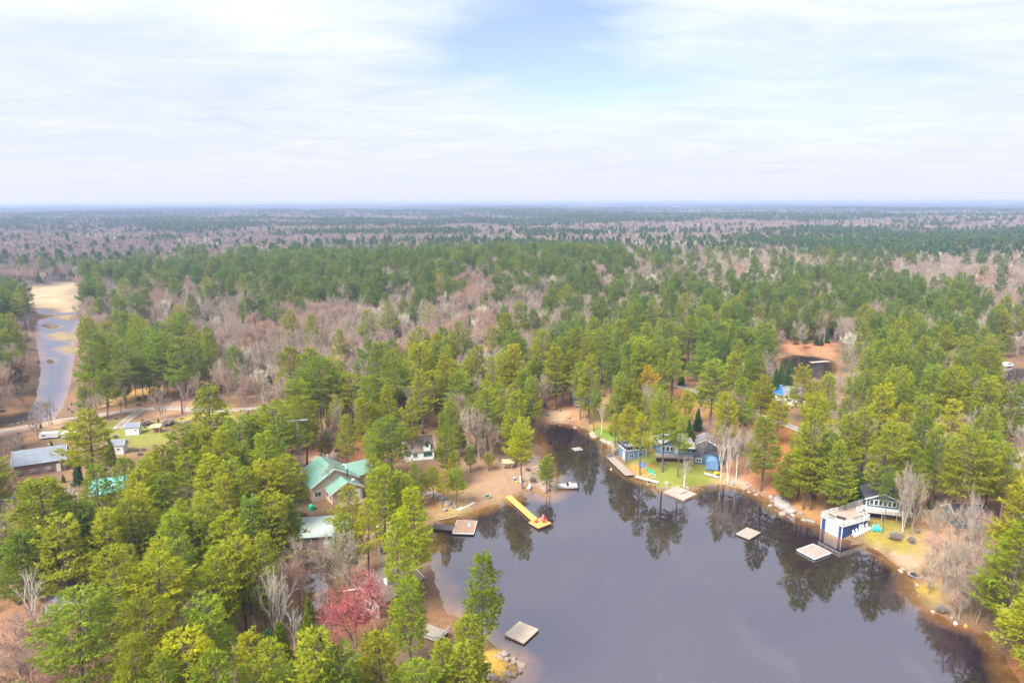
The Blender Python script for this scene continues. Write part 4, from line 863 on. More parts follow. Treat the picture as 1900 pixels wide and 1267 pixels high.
cluster('rock in the shallows of the white river bank', 'stones of the river bank', [(0, 790), (60, 782), (100, 776)], 12, .8, .3, .6, 'rockwet', 12)
def ring(label, u, v, r, m, n=14, s=.2):
    p = P(u, v); t = thing('fire_pit', label, 'fire pit', p, 0)
    for i in range(n):
        a = 2 * PI * i / n; o = bpy.data.objects.new('stone', rk.choice(ROCKS[m])); link(o, t); o.location = (r * math.cos(a), r * math.sin(a), .1); o.scale = (s, s * .8, s * .8); o.rotation_euler = (0, 0, a)
    MB().tube((0, 0, -.2), (0, 0, .05), r - .1, n=16).build('ash_bed', 'rubber', t); return t
ring('round white stone fire ring near the right shore', 1697, 1068, 1.05, 'rock', 16, .24); ring('old brown fire pit on the sandy beach', 903, 921, .8, 'rockwet', 12, .26); ring('dark fire pit on the clearing at the cove head', 1015, 770, .8, 'rockwet', 12, .25)
ring('stone fire pit in front of the blue cottage', 1232, 862, .8, 'rockpink', 12, .25)
# slide, blue tub, paddle things
p = P(1206, 875); o = thing('slide', 'green plastic slide lying on the lawn', 'slide', (p.x, p.y, p.z), R(-62)); f = MB(); 
MB().slab([(-1.6, -.3, .25), (1.6, -.3, .12), (1.6, .3, .12), (-1.6, .3, .25)], .06).build('chute', 'greenplastic', o)
for s in (-1, 1): MB().slab([(-1.6, s * .32 - .04, .45), (1.6, s * .32 - .04, .3), (1.6, s * .32 + .04, .3), (-1.6, s * .32 + .04, .45)], .3).build('side_wall', 'greenplastic', o)
p = P(1190, 865); o = thing('paddling_pool', 'round blue plastic pool leaning by the slate blue boathouse', 'pool', (p.x, p.y, p.z + .25), 0); o.rotation_euler = (R(35), 0, R(20)); f = MB()
f.tube((0, 0, 0), (0, 0, .3), .85, .95, 18); f.build('shell', 'bluetarp', o); MB().tube((0, 0, .301), (0, 0, .32), .75, n=18).build('inside', 'bluegrey', o)
p = P(1328, 882); o = thing('tricycle', 'yellow toy cart below the rounded blue canopy', 'toy', p, R(20)); MB().prism([(-.6, .3), (.6, .3), (.5, .8), (-.2, .9)], -.35, .35).build('body', 'yellow', o)
for x in (-.4, .4):
    for s in (-1, 1): MB().tube((x, s * .3, .22), (x, s * .4, .22), .22, n=10).build('wheel', 'rubber', o)
p = P(1318, 884); o = thing('canoe', 'pale canoe lying left of the yellow toy cart', 'canoe', (p.x, p.y, p.z), R(-45))
loft([[(x, -w, .42 - c), (x, -w * .7, .12), (x, 0, .02 + c * .3), (x, w * .7, .12), (x, w, .42 - c)] for x, w, c in ((-1.8, .04, -.12), (-1.0, .34, 0), (0, .42, .02), (1.0, .34, 0), (1.8, .04, -.12))], 'hull', 'offwhite', o, False); MB().boxm((-.1, -.38, .3), (.1, .38, .34)).build('seat', 'timber', o)
p = P(6, 928); o = thing('canoe', 'bright blue canoe at the left edge of the photo', 'canoe', p, R(15)); loft([[(x, -w, .42 - c), (x, -w * .7, .12), (x, 0, .02), (x, w * .7, .12), (x, w, .42 - c)] for x, w, c in ((-2.2, .04, -.12), (-1.2, .38, 0), (0, .46, .02), (1.2, .38, 0), (2.2, .04, -.12))], 'hull', 'bluetarp', o, False); MB().boxm((-.1, -.42, .3), (.1, .42, .34)).build('seat', 'timber', o)
p = P(577, 945); o = thing('water_tank', 'round green tank beside the beige house wall', 'tank', p, 0); f = MB(); f.tube((0, 0, -.2), (0, 0, 1.0), .6, .6, 14); f.build('shell', 'greenplastic', o); MB().tube((0, 0, 1.001), (0, 0, 1.3), .6, .2, 14).build('lid', 'greenplastic', o)
p = P(738, 795); o = thing('tarp', 'blue tarp over firewood behind the dormered cottage', 'tarp', p, R(10)); MB().prism([(-1, 0), (1, 0), (.9, .9), (0, 1.25), (-.9, .9)], -.6, .6).build('sheet', 'bluetarp', o); MB().boxm((-.9, -.65, .0), (.9, -.605, .7)).build('firewood', 'timber', o)
p = P(742, 990); o = thing('tarp', 'blue tarp bundle under the golden pines', 'tarp', (p.x, p.y, p.z), R(30)); MB().prism([(-.7, 0), (.7, 0), (.5, .8), (-.2, 1.0)], -.5, .5).build('sheet', 'bluetarp', o); MB().boxm((-.5, -.55, 0), (.5, -.505, .4)).build('bundle', 'timber', o)
p = P(941, 868); o = thing('lean_to', 'small timber lean-to with brown roof behind the beach', 'shelter', p, R(5))
for x in (-1, 1):
    for y in (-.7, .7): MB().boxm((x - .06, y - .06, -.2), (x + .06, y + .06, 1.6 + .2 * (y > 0))).build('post', 'timber', o)
MB().slab([(-1.4, -1, 1.62), (1.4, -1, 1.62), (1.4, 1, 1.95), (-1.4, 1, 1.95)], .07).build('roof', 'timber', o); MB().boxm((-.9, -.3, .4), (.9, .5, .5)).build('table', 'timber', o)
p = P(966, 894); o = thing('fridge', 'upright white box at the edge of the beach', 'box', p, R(-10)); MB().boxm((-.35, -.3, 0), (.35, .3, 1.35)).build('cabinet', 'white', o); MB().boxm((-.34, -.33, .75), (.34, -.303, 1.33)).build('door', 'offwhite', o)
p = P(953, 890); o = thing('bucket', 'blue-grey bin beside the upright white box', 'bin', p, 0); MB().tube((0, 0, 0), (0, 0, .6), .25, .3, 12).build('shell', 'bluegrey', o); MB().tube((0, 0, .601), (0, 0, .66), .31, .28, 12).build('lid', 'white', o)
p = P(958, 896); o = thing('bucket', 'small yellow pail in front of the white box', 'bin', p, 0); MB().tube((0, 0, 0), (0, 0, .45), .2, .24, 12).build('shell', 'yellow', o); MB().tube((0, 0, .451), (0, 0, .47), .2, n=12).build('lid', 'yellow', o)
p = P(980, 908); muskoka('muskoka_chair', 'pale grey chair at the water end of the beach', p, R(-30), 'offwhite', None)
p = P(1025, 728); o = thing('towel_rack', 'orange towel hanging in front of the green-roofed shed', 'rack', p, R(10)); MB().boxm((-.5, -.02, .6), (.5, .02, 1.5)).build('towel', 'orange', o)
for x in (-.6, .6): MB().boxm((x - .04, -.04, 0), (x + .04, .04, 1.6)).build('post', 'timber', o)
p = P(1016, 758); o = thing('paddle_boat', 'purple toy kayak on the clearing', 'kayak', p, R(10)); loft([[(x, -w, .2), (x, 0, .36), (x, w, .2), (x, 0, .03)] for x, w in ((-1.2, .03), (-.5, .3), (.5, .3), (1.2, .03))], 'hull', 'purple', o, True); MB().boxm((-.25, -.18, .3), (.25, .18, .4)).build('seat', 'rubber', o)
p = P(1023, 758); o = thing('toy_kayak', 'lime yellow kayak beside the purple one', 'kayak', p, R(5)); loft([[(x, -w, .2), (x, 0, .36), (x, w, .2), (x, 0, .03)] for x, w in ((-1.4, .03), (-.5, .32), (.5, .32), (1.4, .03))], 'hull', 'yellow', o, True); MB().boxm((-.25, -.18, .3), (.25, .18, .4)).build('seat', 'rubber', o)
p = P(1417, 868); o = thing('picnic_table', 'grey picnic table on the orange needle slope', 'table', p, R(20)); MB().boxm((-.9, -.35, .7), (.9, .35, .75)).build('tabletop', 'greytimber', o)
for s in (-1, 1): MB().boxm((-.9, s * .65 - .14, .42), (.9, s * .65 + .14, .46)).build('bench', 'greytimber', o); MB().box((s * .6, 0, .36), (.06, 1.3, .08)).build('brace', 'greytimber', o); MB().box((s * .6, -.3, .35), (.06, .08, .8), (R(25), 0, 0)).build('leg', 'greytimber', o); MB().box((s * .6, .3, .35), (.06, .08, .8), (R(-25), 0, 0)).build('leg', 'greytimber', o)
for u, v, lab in ((1203, 897, 'first dark mooring post off the lawn jetty'), (1215, 905, 'second dark mooring post off the lawn jetty')):
    x, y = G(u, v, 0); o = thing('mooring_post', lab, 'post', (x, y, 0), 0); MB().tube((0, 0, -2), (0, 0, .7), .1, n=8).build('pole', 'darkwood', o); MB().tube((0, 0, .701), (0, 0, .74), .12, n=8).build('cap', 'greytimber', o)
x, y = G(1133, 871, 0); o = thing('mooring_buoy', 'pale buoy floating beside the grey dock', 'buoy', (x, y, 0), 0); f = bmesh.new(); bmesh.ops.create_uvsphere(f, u_segments=12, v_segments=8, radius=.3); me = bpy.data.meshes.new('float'); f.to_mesh(me); f.free(); me.materials.append(MAT['offwhite']); me.polygons.foreach_set('use_smooth', [True] * len(me.polygons)); link(bpy.data.objects.new('float', me), o); MB().tube((0, 0, .28), (0, 0, .42), .05).build('eye', 'steel', o)
for u, v, m, lab in ((1771, 1158, 'white', 'white buoy at the foot of the bare thicket'), (1790, 1163, 'orange', 'orange buoy at the foot of the bare thicket')):
    x, y = G(u, v, 0); o = thing('mooring_buoy', lab, 'buoy', (x, y, .05), 0); me2 = me.copy(); me2.materials.clear(); me2.materials.append(MAT[m]); link(bpy.data.objects.new('float', me2), o); MB().tube((0, 0, .28), (0, 0, .42), .05).build('eye', 'steel', o)
x, y = G(1520, 672, .4); o = thing('dock', 'small pale dock on the dark far pond', 'dock', (x, y, 0), R(15)); boards(o, 9, 2.4, .4, 'deckpink', along='y', bw=.3)
for a in (-4, 4): MB().tube((a, -1, -1), (a, -1, .35), .1).build('pile', 'darkwood', o)
# ================================================================== mast, poles and wires
p = P(558, 893); o = thing('antenna_mast', 'tall steel lattice mast carrying a TV antenna', 'mast', p, R(10)); Hm = 14.0; f = MB(); c3 = [(.28 * math.cos(a), .28 * math.sin(a)) for a in (R(90), R(210), R(330))]
FOOTPRINTS.append((p.x, p.y, 2.5))
for x, y in c3: MB().tube((x * 1.5, y * 1.5, -.3), (x * .7, y * .7, Hm), .035, n=5).build('leg', 'steel', o)
nb_ = 34
for i in range(nb_):
    z0_, z1_ = Hm * i / nb_, Hm * (i + 1) / nb_; k0, k1 = 1.5 - .8 * i / nb_, 1.5 - .8 * (i + 1) / nb_
    for j in range(3): a, b = c3[j], c3[(j + 1) % 3]; f.tube((a[0] * k0, a[1] * k0, z0_), (b[0] * k1, b[1] * k1, z1_), .022, n=3, caps=False); f.tube((a[0] * k0, a[1] * k0, z0_), (b[0] * k0, b[1] * k0, z0_), .022, n=3, caps=False)
f.build('lattice', 'steel', o, kind='stuff'); MB().tube((0, 0, Hm - .2), (0, 0, Hm + 1.0), .05).build('pole', 'steel', o); an = MB().tube((-2.2, 0, Hm + .8), (2.2, .2, Hm + .9), .06).build('antenna_boom', 'steel', o)
for i in range(11): x = -2.1 + .42 * i; MB().tube((x, -.9 + .05 * i, Hm + .82), (x, .9 - .05 * i, Hm + .9), .025, n=4).build('element', 'steel', an)
p = P(703, 1045); o = thing('antenna_mast', 'shorter white mast behind the brown cottage chimney', 'mast', p, R(0)); f = MB(); FOOTPRINTS.append((p.x, p.y, 1.5))
for x, y in c3: MB().tube((x * .8, y * .8, -.3), (x * .6, y * .6, 7.5), .03, n=5).build('leg', 'steel', o)
for i in range(20):
    for j in range(3): a, b = c3[j], c3[(j + 1) % 3]; f.tube((a[0] * .75, a[1] * .75, 7.5 * i / 20), (b[0] * .75, b[1] * .75, 7.5 * (i + 1) / 20), .03, n=3, caps=False)
f.build('lattice', 'white', o, kind='stuff'); MB().tube((0, 0, 7.3), (0, .1, 7.9), .3, .05, 10).build('dish', 'white', o)
def pole(label, u, v, h, arm=1.8, m='greytimber'):
    p = P(u, v); t = thing('utility_pole', label, 'pole', p, R(rk.uniform(-20, 20))); MB().tube((0, 0, -.5), (0, 0, h), .16, .11, 8).build('mast', m, t); MB().boxm((-arm/2, -.06, h - .7), (arm/2, .06, h - .55)).build('cross_arm', m, t)
    for x in (-arm/2 + .15, 0, arm/2 - .15): MB().tube((x, 0, h - .55), (x, 0, h - .3), .05, n=6).build('insulator', 'white', t)
    FOOTPRINTS.append((p.x, p.y, 2)); return p
pole('rosy utility pole between the road and the grey-shingled house', 142, 804, 8.5, 2.2, 'pinkside'); pole('slim pale utility pole at the right-hand gravel road', 1407, 765, 9.5, 1.0, 'offwhite'); pole('timber pole with white cross-arm behind the gabled cottage', 1617, 905, 8.0, 2.6, 'offwhite')
E1, E2 = P_top(455, 1215, 8.0), P_top(510, 1295, 8.0); 
for i in range(3):
    a = Vector((E1.x - 2 + .35 * i, E1.y + 4, 9.0)); b = Vector((E2.x + .35 * i, E2.y, 8.6)); c_ = b + (b - a) * .8; pts = [a + (c_ - a) * (k / 14) - Vector((0, 0, 1.2 * math.sin(PI * k / 14))) for k in range(15)]
    o = MB().path(pts, .013, 4).build('power_line', 'steel'); tag(o, '%s of three thin power lines near the bottom left pines' % ('topmost', 'middle', 'lowest')[i], 'cable', 'power lines')
HAZE_DENSITY = 0.00021
# ================================================================== trees
def foliage_mat(name, stops, trans=0.35, instanced=False):
    """needles: each tree takes its own green (by its random value), times the object's colour"""
    m = bpy.data.materials.new(name); m.use_nodes = True; t = m.node_tree; t.nodes.clear()
    oi = N(t, 'ShaderNodeObjectInfo'); rp = N(t, 'ShaderNodeValToRGB'); e = rp.color_ramp.elements
    while len(e) < len(stops): e.new(0.5)
    for k, c in enumerate(stops): e[k].position = k / (len(stops) - 1); e[k].color = (*c, 1)
    t.links.new(oi.outputs['Random'], rp.inputs[0])
    col = mixc(t, 1.0, rp.outputs[0], oi.outputs['Color'], 'MULTIPLY') if not instanced else rp.outputs[0]
    f = rampf(t, noise(t, 0.55, 3, 0.6), 0.35, 0.7)
    col = mixc(t, f, mixc(t, 1.0, col, (0.80, 0.86, 0.9), 'MULTIPLY'), mixc(t, 1.0, col, (1.22, 1.12, 0.9), 'MULTIPLY'))
    df = N(t, 'ShaderNodeBsdfDiffuse'); tr = N(t, 'ShaderNodeBsdfTranslucent'); t.links.new(col, df.inputs[0]); t.links.new(col, tr.inputs[0])
    mx_ = N(t, 'ShaderNodeMixShader'); mx_.inputs[0].default_value = trans; t.links.new(df.outputs[0], mx_.inputs[1]); t.links.new(tr.outputs[0], mx_.inputs[2])
    ou = N(t, 'ShaderNodeOutputMaterial'); t.links.new(mx_.outputs[0], ou.inputs[0]); return m
def bark_mat(name, c1, c2, vary=0.3):
    m, t, b, o = M_new(name)
    f = rampf(t, noise(t, 2.5, 4), 0.3, 0.7); col = mixc(t, f, c1, c2)
    oi = N(t, 'ShaderNodeObjectInfo'); mm = N(t, 'ShaderNodeMath', operation='MULTIPLY'); t.links.new(oi.outputs['Random'], mm.inputs[0]); mm.inputs[1].default_value = vary
    col = mixc(t, mm.outputs[0], col, tuple(x * 0.55 for x in c1))
    t.links.new(col, b.inputs['Base Color']); b.inputs['Roughness'].default_value = 0.9; b.inputs['Specular IOR Level'].default_value = 0.1; return m
def twig_mat(name, stops): return foliage_mat(name, stops, 0.0)
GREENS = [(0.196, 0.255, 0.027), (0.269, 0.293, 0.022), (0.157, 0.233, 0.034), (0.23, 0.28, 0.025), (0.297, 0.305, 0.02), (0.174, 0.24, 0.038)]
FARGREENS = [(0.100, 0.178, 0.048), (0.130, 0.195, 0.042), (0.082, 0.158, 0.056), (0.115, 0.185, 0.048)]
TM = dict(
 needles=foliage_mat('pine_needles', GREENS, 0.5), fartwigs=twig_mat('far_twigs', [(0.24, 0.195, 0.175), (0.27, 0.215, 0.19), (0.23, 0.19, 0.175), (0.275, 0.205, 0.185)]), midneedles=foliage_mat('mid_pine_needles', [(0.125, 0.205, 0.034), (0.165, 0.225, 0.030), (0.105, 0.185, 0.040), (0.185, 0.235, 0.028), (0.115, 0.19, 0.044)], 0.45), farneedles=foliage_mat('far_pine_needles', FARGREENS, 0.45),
 cedar=foliage_mat('cedar_sprays', [(0.095, 0.155, 0.024), (0.14, 0.175, 0.022), (0.075, 0.135, 0.028), (0.155, 0.190, 0.026)], 0.35),
 spruce=foliage_mat('spruce_needles', [(0.045, 0.100, 0.036), (0.060, 0.115, 0.038), (0.050, 0.105, 0.052)], 0.2),
 pinebark=bark_mat('pine_bark', (0.15, 0.115, 0.095), (0.095, 0.072, 0.06)),
 greybark=bark_mat('grey_bark', (0.30, 0.25, 0.215), (0.20, 0.165, 0.14)),
 birchbark=bark_mat('birch_bark', (0.70, 0.65, 0.60), (0.55, 0.50, 0.46), 0.15),
 twigs=twig_mat('bare_twigs', [(0.285, 0.235, 0.20), (0.32, 0.265, 0.215), (0.265, 0.22, 0.195), (0.30, 0.23, 0.195), (0.245, 0.20, 0.17)]),
 pinktwigs=twig_mat('budding_twigs', [(0.315, 0.205, 0.175), (0.30, 0.21, 0.185), (0.325, 0.195, 0.16)]),
 redtwigs=twig_mat('red_maple_buds', [(0.24, 0.07, 0.072), (0.22, 0.08, 0.075)]),
 paletwigs=twig_mat('pale_twigs', [(0.47, 0.42, 0.36), (0.40, 0.37, 0.30), (0.43, 0.40, 0.31)]),
)
class TB:
    """a wood tube list and a leaf triangle list"""
    def __init__(s, seed): s.r = np.random.RandomState(seed); s.V = []; s.T = []; s.n = 0; s.L = []
    def seg(s, pts, rads, n=5):
        pts = np.asarray(pts, float); k = len(pts); ring = np.arange(n) * 2 * PI / n
        d = np.gradient(pts, axis=0); d /= np.linalg.norm(d, axis=1)[:, None] + 1e-9
        ref = np.where(np.abs(d[:, 2:3]) > 0.9, np.array([[1., 0, 0]]), np.array([[0, 0, 1.]]))
        a = np.cross(d, ref); a /= np.linalg.norm(a, axis=1)[:, None] + 1e-9; b = np.cross(d, a)
        vs = pts[:, None] + (a[:, None] * np.cos(ring)[None, :, None] + b[:, None] * np.sin(ring)[None, :, None]) * np.asarray(rads)[:, None, None]
        s.V.append(vs.reshape(-1, 3)); i = np.arange(k - 1)[:, None] * n + np.arange(n)[None]; j = np.arange(k - 1)[:, None] * n + (np.arange(n)[None] + 1) % n
        t = np.concatenate([np.stack([i, j, j + n], -1).reshape(-1, 3), np.stack([i, j + n, i + n], -1).reshape(-1, 3)]) + s.n
        s.T.append(t); s.n += k * n
    def blades(s, p, d, l, w):
        """thin triangles from p along d"""
        p = np.asarray(p); d = np.asarray(d); d = d / (np.linalg.norm(d, axis=1)[:, None] + 1e-9)
        q = s.r.normal(size=d.shape); a = np.cross(d, q); a /= np.linalg.norm(a, axis=1)[:, None] + 1e-9
        l = np.broadcast_to(l, (len(p),))[:, None]; w = np.broadcast_to(w, (len(p),))[:, None]
        s.L.append(np.stack([p - a * w / 2, p + a * w / 2, p + d * l], 1).reshape(-1, 3))
    def wood(s): return np.concatenate(s.V), np.concatenate(s.T)
    def leaf(s): V = np.concatenate(s.L); return V, np.arange(len(V)).reshape(-1, 3)
def mk_pine(seed, Hh, Rr, base, droop=0.0, dens=1.0, lod=0, sparse=0.0, flat=0.0):
    b = TB(seed); r = b.r; lean = r.uniform(-1, 1, 2) * 0.25
    zs = np.linspace(0, Hh * 0.985, 8); bend = r.uniform(-0.5, 0.5, 2)
    def tp(z): u = z / Hh; return np.array([lean[0] * u * 1.5 + bend[0] * math.sin(u * 4), lean[1] * u * 1.5 + bend[1] * math.sin(u * 3.5), z])
    tr = 0.021 * Hh ** 0.95 * 0.62
    b.seg([tp(z) for z in zs], tr * (1 - zs / Hh) ** 0.8 + 0.025, 7 if not lod else 4)
    z = base * Hh; side = r.uniform(0, 2 * PI); lop = r.uniform(0, 0.3)
    while z < Hh * 0.97:
        t = (z - base * Hh) / (Hh * (1 - base)); prof = (min(1.0, 0.55 + t * 2.2) if t < 0.2 else 1.0) * (1 - t) ** 0.52 * (0.94 + 0.1 * math.sin(t * 9 + seed))
        nb = max(3, int(round((6.2 if t < 0.75 else 5) * (1 if not lod else 0.8))))
        a0 = r.uniform(0, 2 * PI); wl_ = r.uniform(0.72, 1.12)
        for k in range(nb):
            if r.uniform() < sparse: continue
            a = a0 + 2 * PI * k / nb + r.normal() * 0.28
            L = Rr * prof * wl_ * r.uniform(0.72, 1.12) * (1 + lop * math.cos(a - side)) + 0.3
            el_ = R(4 + 50 * max(0, t - 0.45) / 0.55 + r.normal() * 7 - droop * (1 - t)) * (1 - flat)
            dx, dy = math.cos(a), math.sin(a); o_ = tp(z + r.uniform(-0.25, 0.25))
            def bp(s): return o_ + np.array([dx * L * s * math.cos(el_), dy * L * s * math.cos(el_), L * s * math.sin(el_) + 0.17 * L * s ** 2.4 - 0.08 * L * math.sin(s * PI)])
            if not lod or k % 2 == 0: b.seg([bp(s) for s in ((0, 0.5, 1) if not lod else (0, 0.8))], np.array([0.05, 0.032, 0.012] if not lod else [0.06, 0.02]) * (0.5 + L / 5), 3)
            step = (0.40 if not lod else 1.5) / dens
            n = max(2, int(L * 0.74 / step)); ss = 1 - (np.arange(n) + r.uniform(0, 0.5)) / n * 0.76
            P_, D_ = [], []
            for s in ss:
                c = bp(s); tl = min(1.45, 0.42 * L) * (0.30 + 1.15 * (1 - s)) * r.uniform(0.75, 1.2) + 0.16
                for sg in (-1, 1):
                    da = sg * R(r.uniform(40, 68)); ux, uy = math.cos(a + da), math.sin(a + da); m = max(1, int(tl / (0.46 if not lod else 1.2)))
                    for q in range(m):
                        f = (q + r.uniform(0.5, 1.0)) / m * tl
                        P_.append(c + np.array([ux * f, uy * f, 0.15 * f + r.normal() * 0.05])); D_.append((ux * 0.8 + dx * 0.45, uy * 0.8 + dy * 0.45, 0.42))
            P_.append(bp(1.0)); D_.append((dx, dy, 0.7)); P_.append(bp(0.9)); D_.append((dx, dy, 0.9))
            P_, D_ = np.array(P_), np.array(D_); nbld = 5 if not lod else 4
            P_ = np.repeat(P_, nbld, 0) + r.normal(size=(len(P_) * nbld, 3)) * (0.07 if not lod else 0.25); D_ = np.repeat(D_, nbld, 0) + r.normal(size=(len(D_) * nbld, 3)) * 0.62
            b.blades(P_, D_, r.uniform(0.34, 0.62, len(P_)) * (1 if not lod else 2.2), 0.155 if not lod else 0.55)
        z += r.uniform(0.62, 1.0) * (1 - 0.35 * t) * (Hh / 19) ** 0.5 * (1 if not lod else 1.35)
    tip = tp(Hh * 0.965); m = 26 if not lod else 8
    b.blades(np.repeat(tip[None], m, 0) + r.normal(size=(m, 3)) * 0.14, r.normal(size=(m, 3)) * 0.55 + np.array([0, 0, 0.9]), 0.65, 0.15 if not lod else 0.4)
    return b
def mk_cone(seed, Hh, Rr, base=0.06, lod=0, tight=1.0):
    """spruce or cedar: a narrow dense cone"""
    b = TB(seed); r = b.r; zs = np.linspace(0, Hh, 5); b.seg([(0, 0, z) for z in zs], 0.013 * Hh * (1 - zs / Hh) + 0.02, 5 if not lod else 3)
    n = int((2100 if not lod else 170) * (Hh / 10)); t = 1 - np.sqrt(1 - r.uniform(0, 1, n) * 0.995)
    a = r.uniform(0, 2 * PI, n); lump = 1 + 0.24 * np.sin(a * 3 + seed + t * 9) + 0.18 * np.sin(a * 7 + t * 23 + seed) + 0.1 * np.sin(a * 11 - t * 41); R0 = Rr * (1 - t) ** 0.85 * lump * (0.9 + 0.12 * np.sin(t * Hh * 6.0))
    rr = R0 * r.uniform(0.5, 1.0, n) ** 0.5; z = base * Hh + t * Hh * (1 - base)
    p = np.stack([np.cos(a) * rr, np.sin(a) * rr, z + 0.12 * rr], 1); d = np.stack([np.cos(a), np.sin(a), r.uniform(-0.55, 0.5, n)], 1) + r.normal(size=(n, 3)) * 0.35
    p -= d * 0.15; k = 3 if not lod else 2
    p = np.repeat(p, k, 0) + r.normal(size=(n * k, 3)) * 0.07; d = np.repeat(d, k, 0) + r.normal(size=(n * k, 3)) * 0.4
    b.blades(p, d, r.uniform(0.3, 0.55, n * k) * (1 if not lod else 2.2), 0.15 if not lod else 0.6)
    b.blades(np.repeat(np.array([[0, 0, Hh * 0.97]]), 10, 0), r.normal(size=(10, 3)) * 0.3 + np.array([0, 0, 1]), 0.6, 0.12); return b
def mk_bare(seed, Hh, Rr, fork=0.35, stems=1, lod=0, spread=1.0, buds=0, tw=1.0, tube=1.0):
    b = TB(seed); r = b.r; tips = []
    levels = 4 if not lod else 2
    def grow(p, d, L, rad, lev):
        d = d / np.linalg.norm(d); k = 3 if lev > 1 else 4
        mid = p + d * L * 0.5 + r.normal(size=3) * L * 0.05; e = p + d * L + np.array([0, 0, 0.04 * L]) + r.normal(size=3) * L * 0.05
        b.seg([p, mid, e], np.array([rad, rad * 0.82, rad * 0.62]) * tube, 5 if lev == 0 else 3)
        if lev >= 1: tips.append((mid, (e - p) / L, L)); 
        tips.append((e, (e - mid) / (L * 0.5), L))
        if lev >= levels: return
        nk = (3 if r.uniform() < 0.65 else 2) if lev > 0 else r.randint(3, 5)
        a0 = r.uniform(0, 2 * PI)
        for i in range(nk):
            a = a0 + 2 * PI * i / nk + r.normal() * 0.3; th = R(r.uniform(22, 54)) * spread * (0.8 if lev == 0 else 1)
            u = np.cross(d, [0.3, 0.2, 1.0] if abs(d[2]) < 0.95 else [1, 0, 0]); u /= np.linalg.norm(u); v = np.cross(d, u)
            nd = d * math.cos(th) + (u * math.cos(a) + v * math.sin(a)) * math.sin(th); nd[2] += 0.12
            grow(e if r.uniform() < 0.7 else mid, nd, L * r.uniform(0.62, 0.85), rad * 0.58, lev + 1)
    for s in range(stems):
        a = 2 * PI * s / max(stems, 1) + r.uniform(0, 1); off = np.array([math.cos(a), math.sin(a), 0]) * (0.25 if stems > 1 else 0)
        d0 = np.array([math.cos(a) * 0.22, math.sin(a) * 0.22, 1.0]) if stems > 1 else np.array([r.normal() * 0.05, r.normal() * 0.05, 1.0])
        grow(off, d0, Hh * fork * r.uniform(0.85, 1.1), 0.0125 * Hh / (stems ** 0.35), 0)
    P_ = np.array([q[0] for q in tips]); D_ = np.array([q[1] for q in tips]); L_ = np.array([q[2] for q in tips])
    k = int((11 if not lod else 10) * tw)
    P_ = np.repeat(P_, k, 0) - np.repeat(D_ * L_[:, None], k, 0) * r.uniform(0, 0.75, (len(P_) * k, 1)); D_ = np.repeat(D_, k, 0) + r.normal(size=(len(D_) * k, 3)) * 0.66 + np.array([0, 0, 0.14]); L_ = np.repeat(L_, k)
    b.blades(P_, D_, np.clip(L_ * r.uniform(0.5, 1.1, len(L_)), 0.5, 2.4), 0.046 if not lod else 0.22)
    if buds:
        V = np.concatenate(b.L).reshape(-1, 3, 3)[:, 2]; V = np.repeat(V, buds, 0) + r.normal(size=(len(V) * buds, 3)) * 0.22; b.blades(V, r.normal(size=V.shape) + np.array([0, 0, 0.4]), 0.16, 0.07)
    # fit the wanted height and width
    A = np.concatenate(b.L); zt = np.percentile(A[:, 2], 99.7); rt = np.percentile(np.hypot(A[:, 0], A[:, 1]), 96); s3 = np.array([Rr / rt, Rr / rt, Hh / zt])
    b.V = [v * s3 for v in b.V]; b.L = [v * s3 for v in b.L]; return b
class Kind:
    """prototypes of one kind of tree, as trunk and crown meshes at a nominal height"""
    def __init__(s, name, cat, wood, leaf, hh, rr, blds): 
        s.name, s.cat, s.hh, s.rr = name, cat, hh, rr; s.p = []
        for i, b in enumerate(blds):
            Vw, Tw = b.wood(); Vl, Tl = b.leaf()
            s.p.append((mesh_np(name + '_trunk', Vw, Tw, [TM[wood]], smooth=True), mesh_np(name + '_crown', Vl, Tl, [TM[leaf]]), (Vw, Tw, Vl, Tl)))
        s.wood, s.leaf = wood, leaf
pine_b = [mk_pine(100 + i, 18, rr, bs, dr, 1.0, 0, sp, fl) for i, (rr, bs, dr, sp, fl) in enumerate([(3.9, .30, 4, .06, 0), (4.2, .38, 0, .12, 0), (3.5, .26, 6, .05, 0), (4.4, .42, 2, .16, .2), (3.7, .33, 0, .10, 0), (4.0, .22, 5, .05, 0), (3.3, .45, 0, .2, .2), (4.3, .30, 3, .1, 0)])]
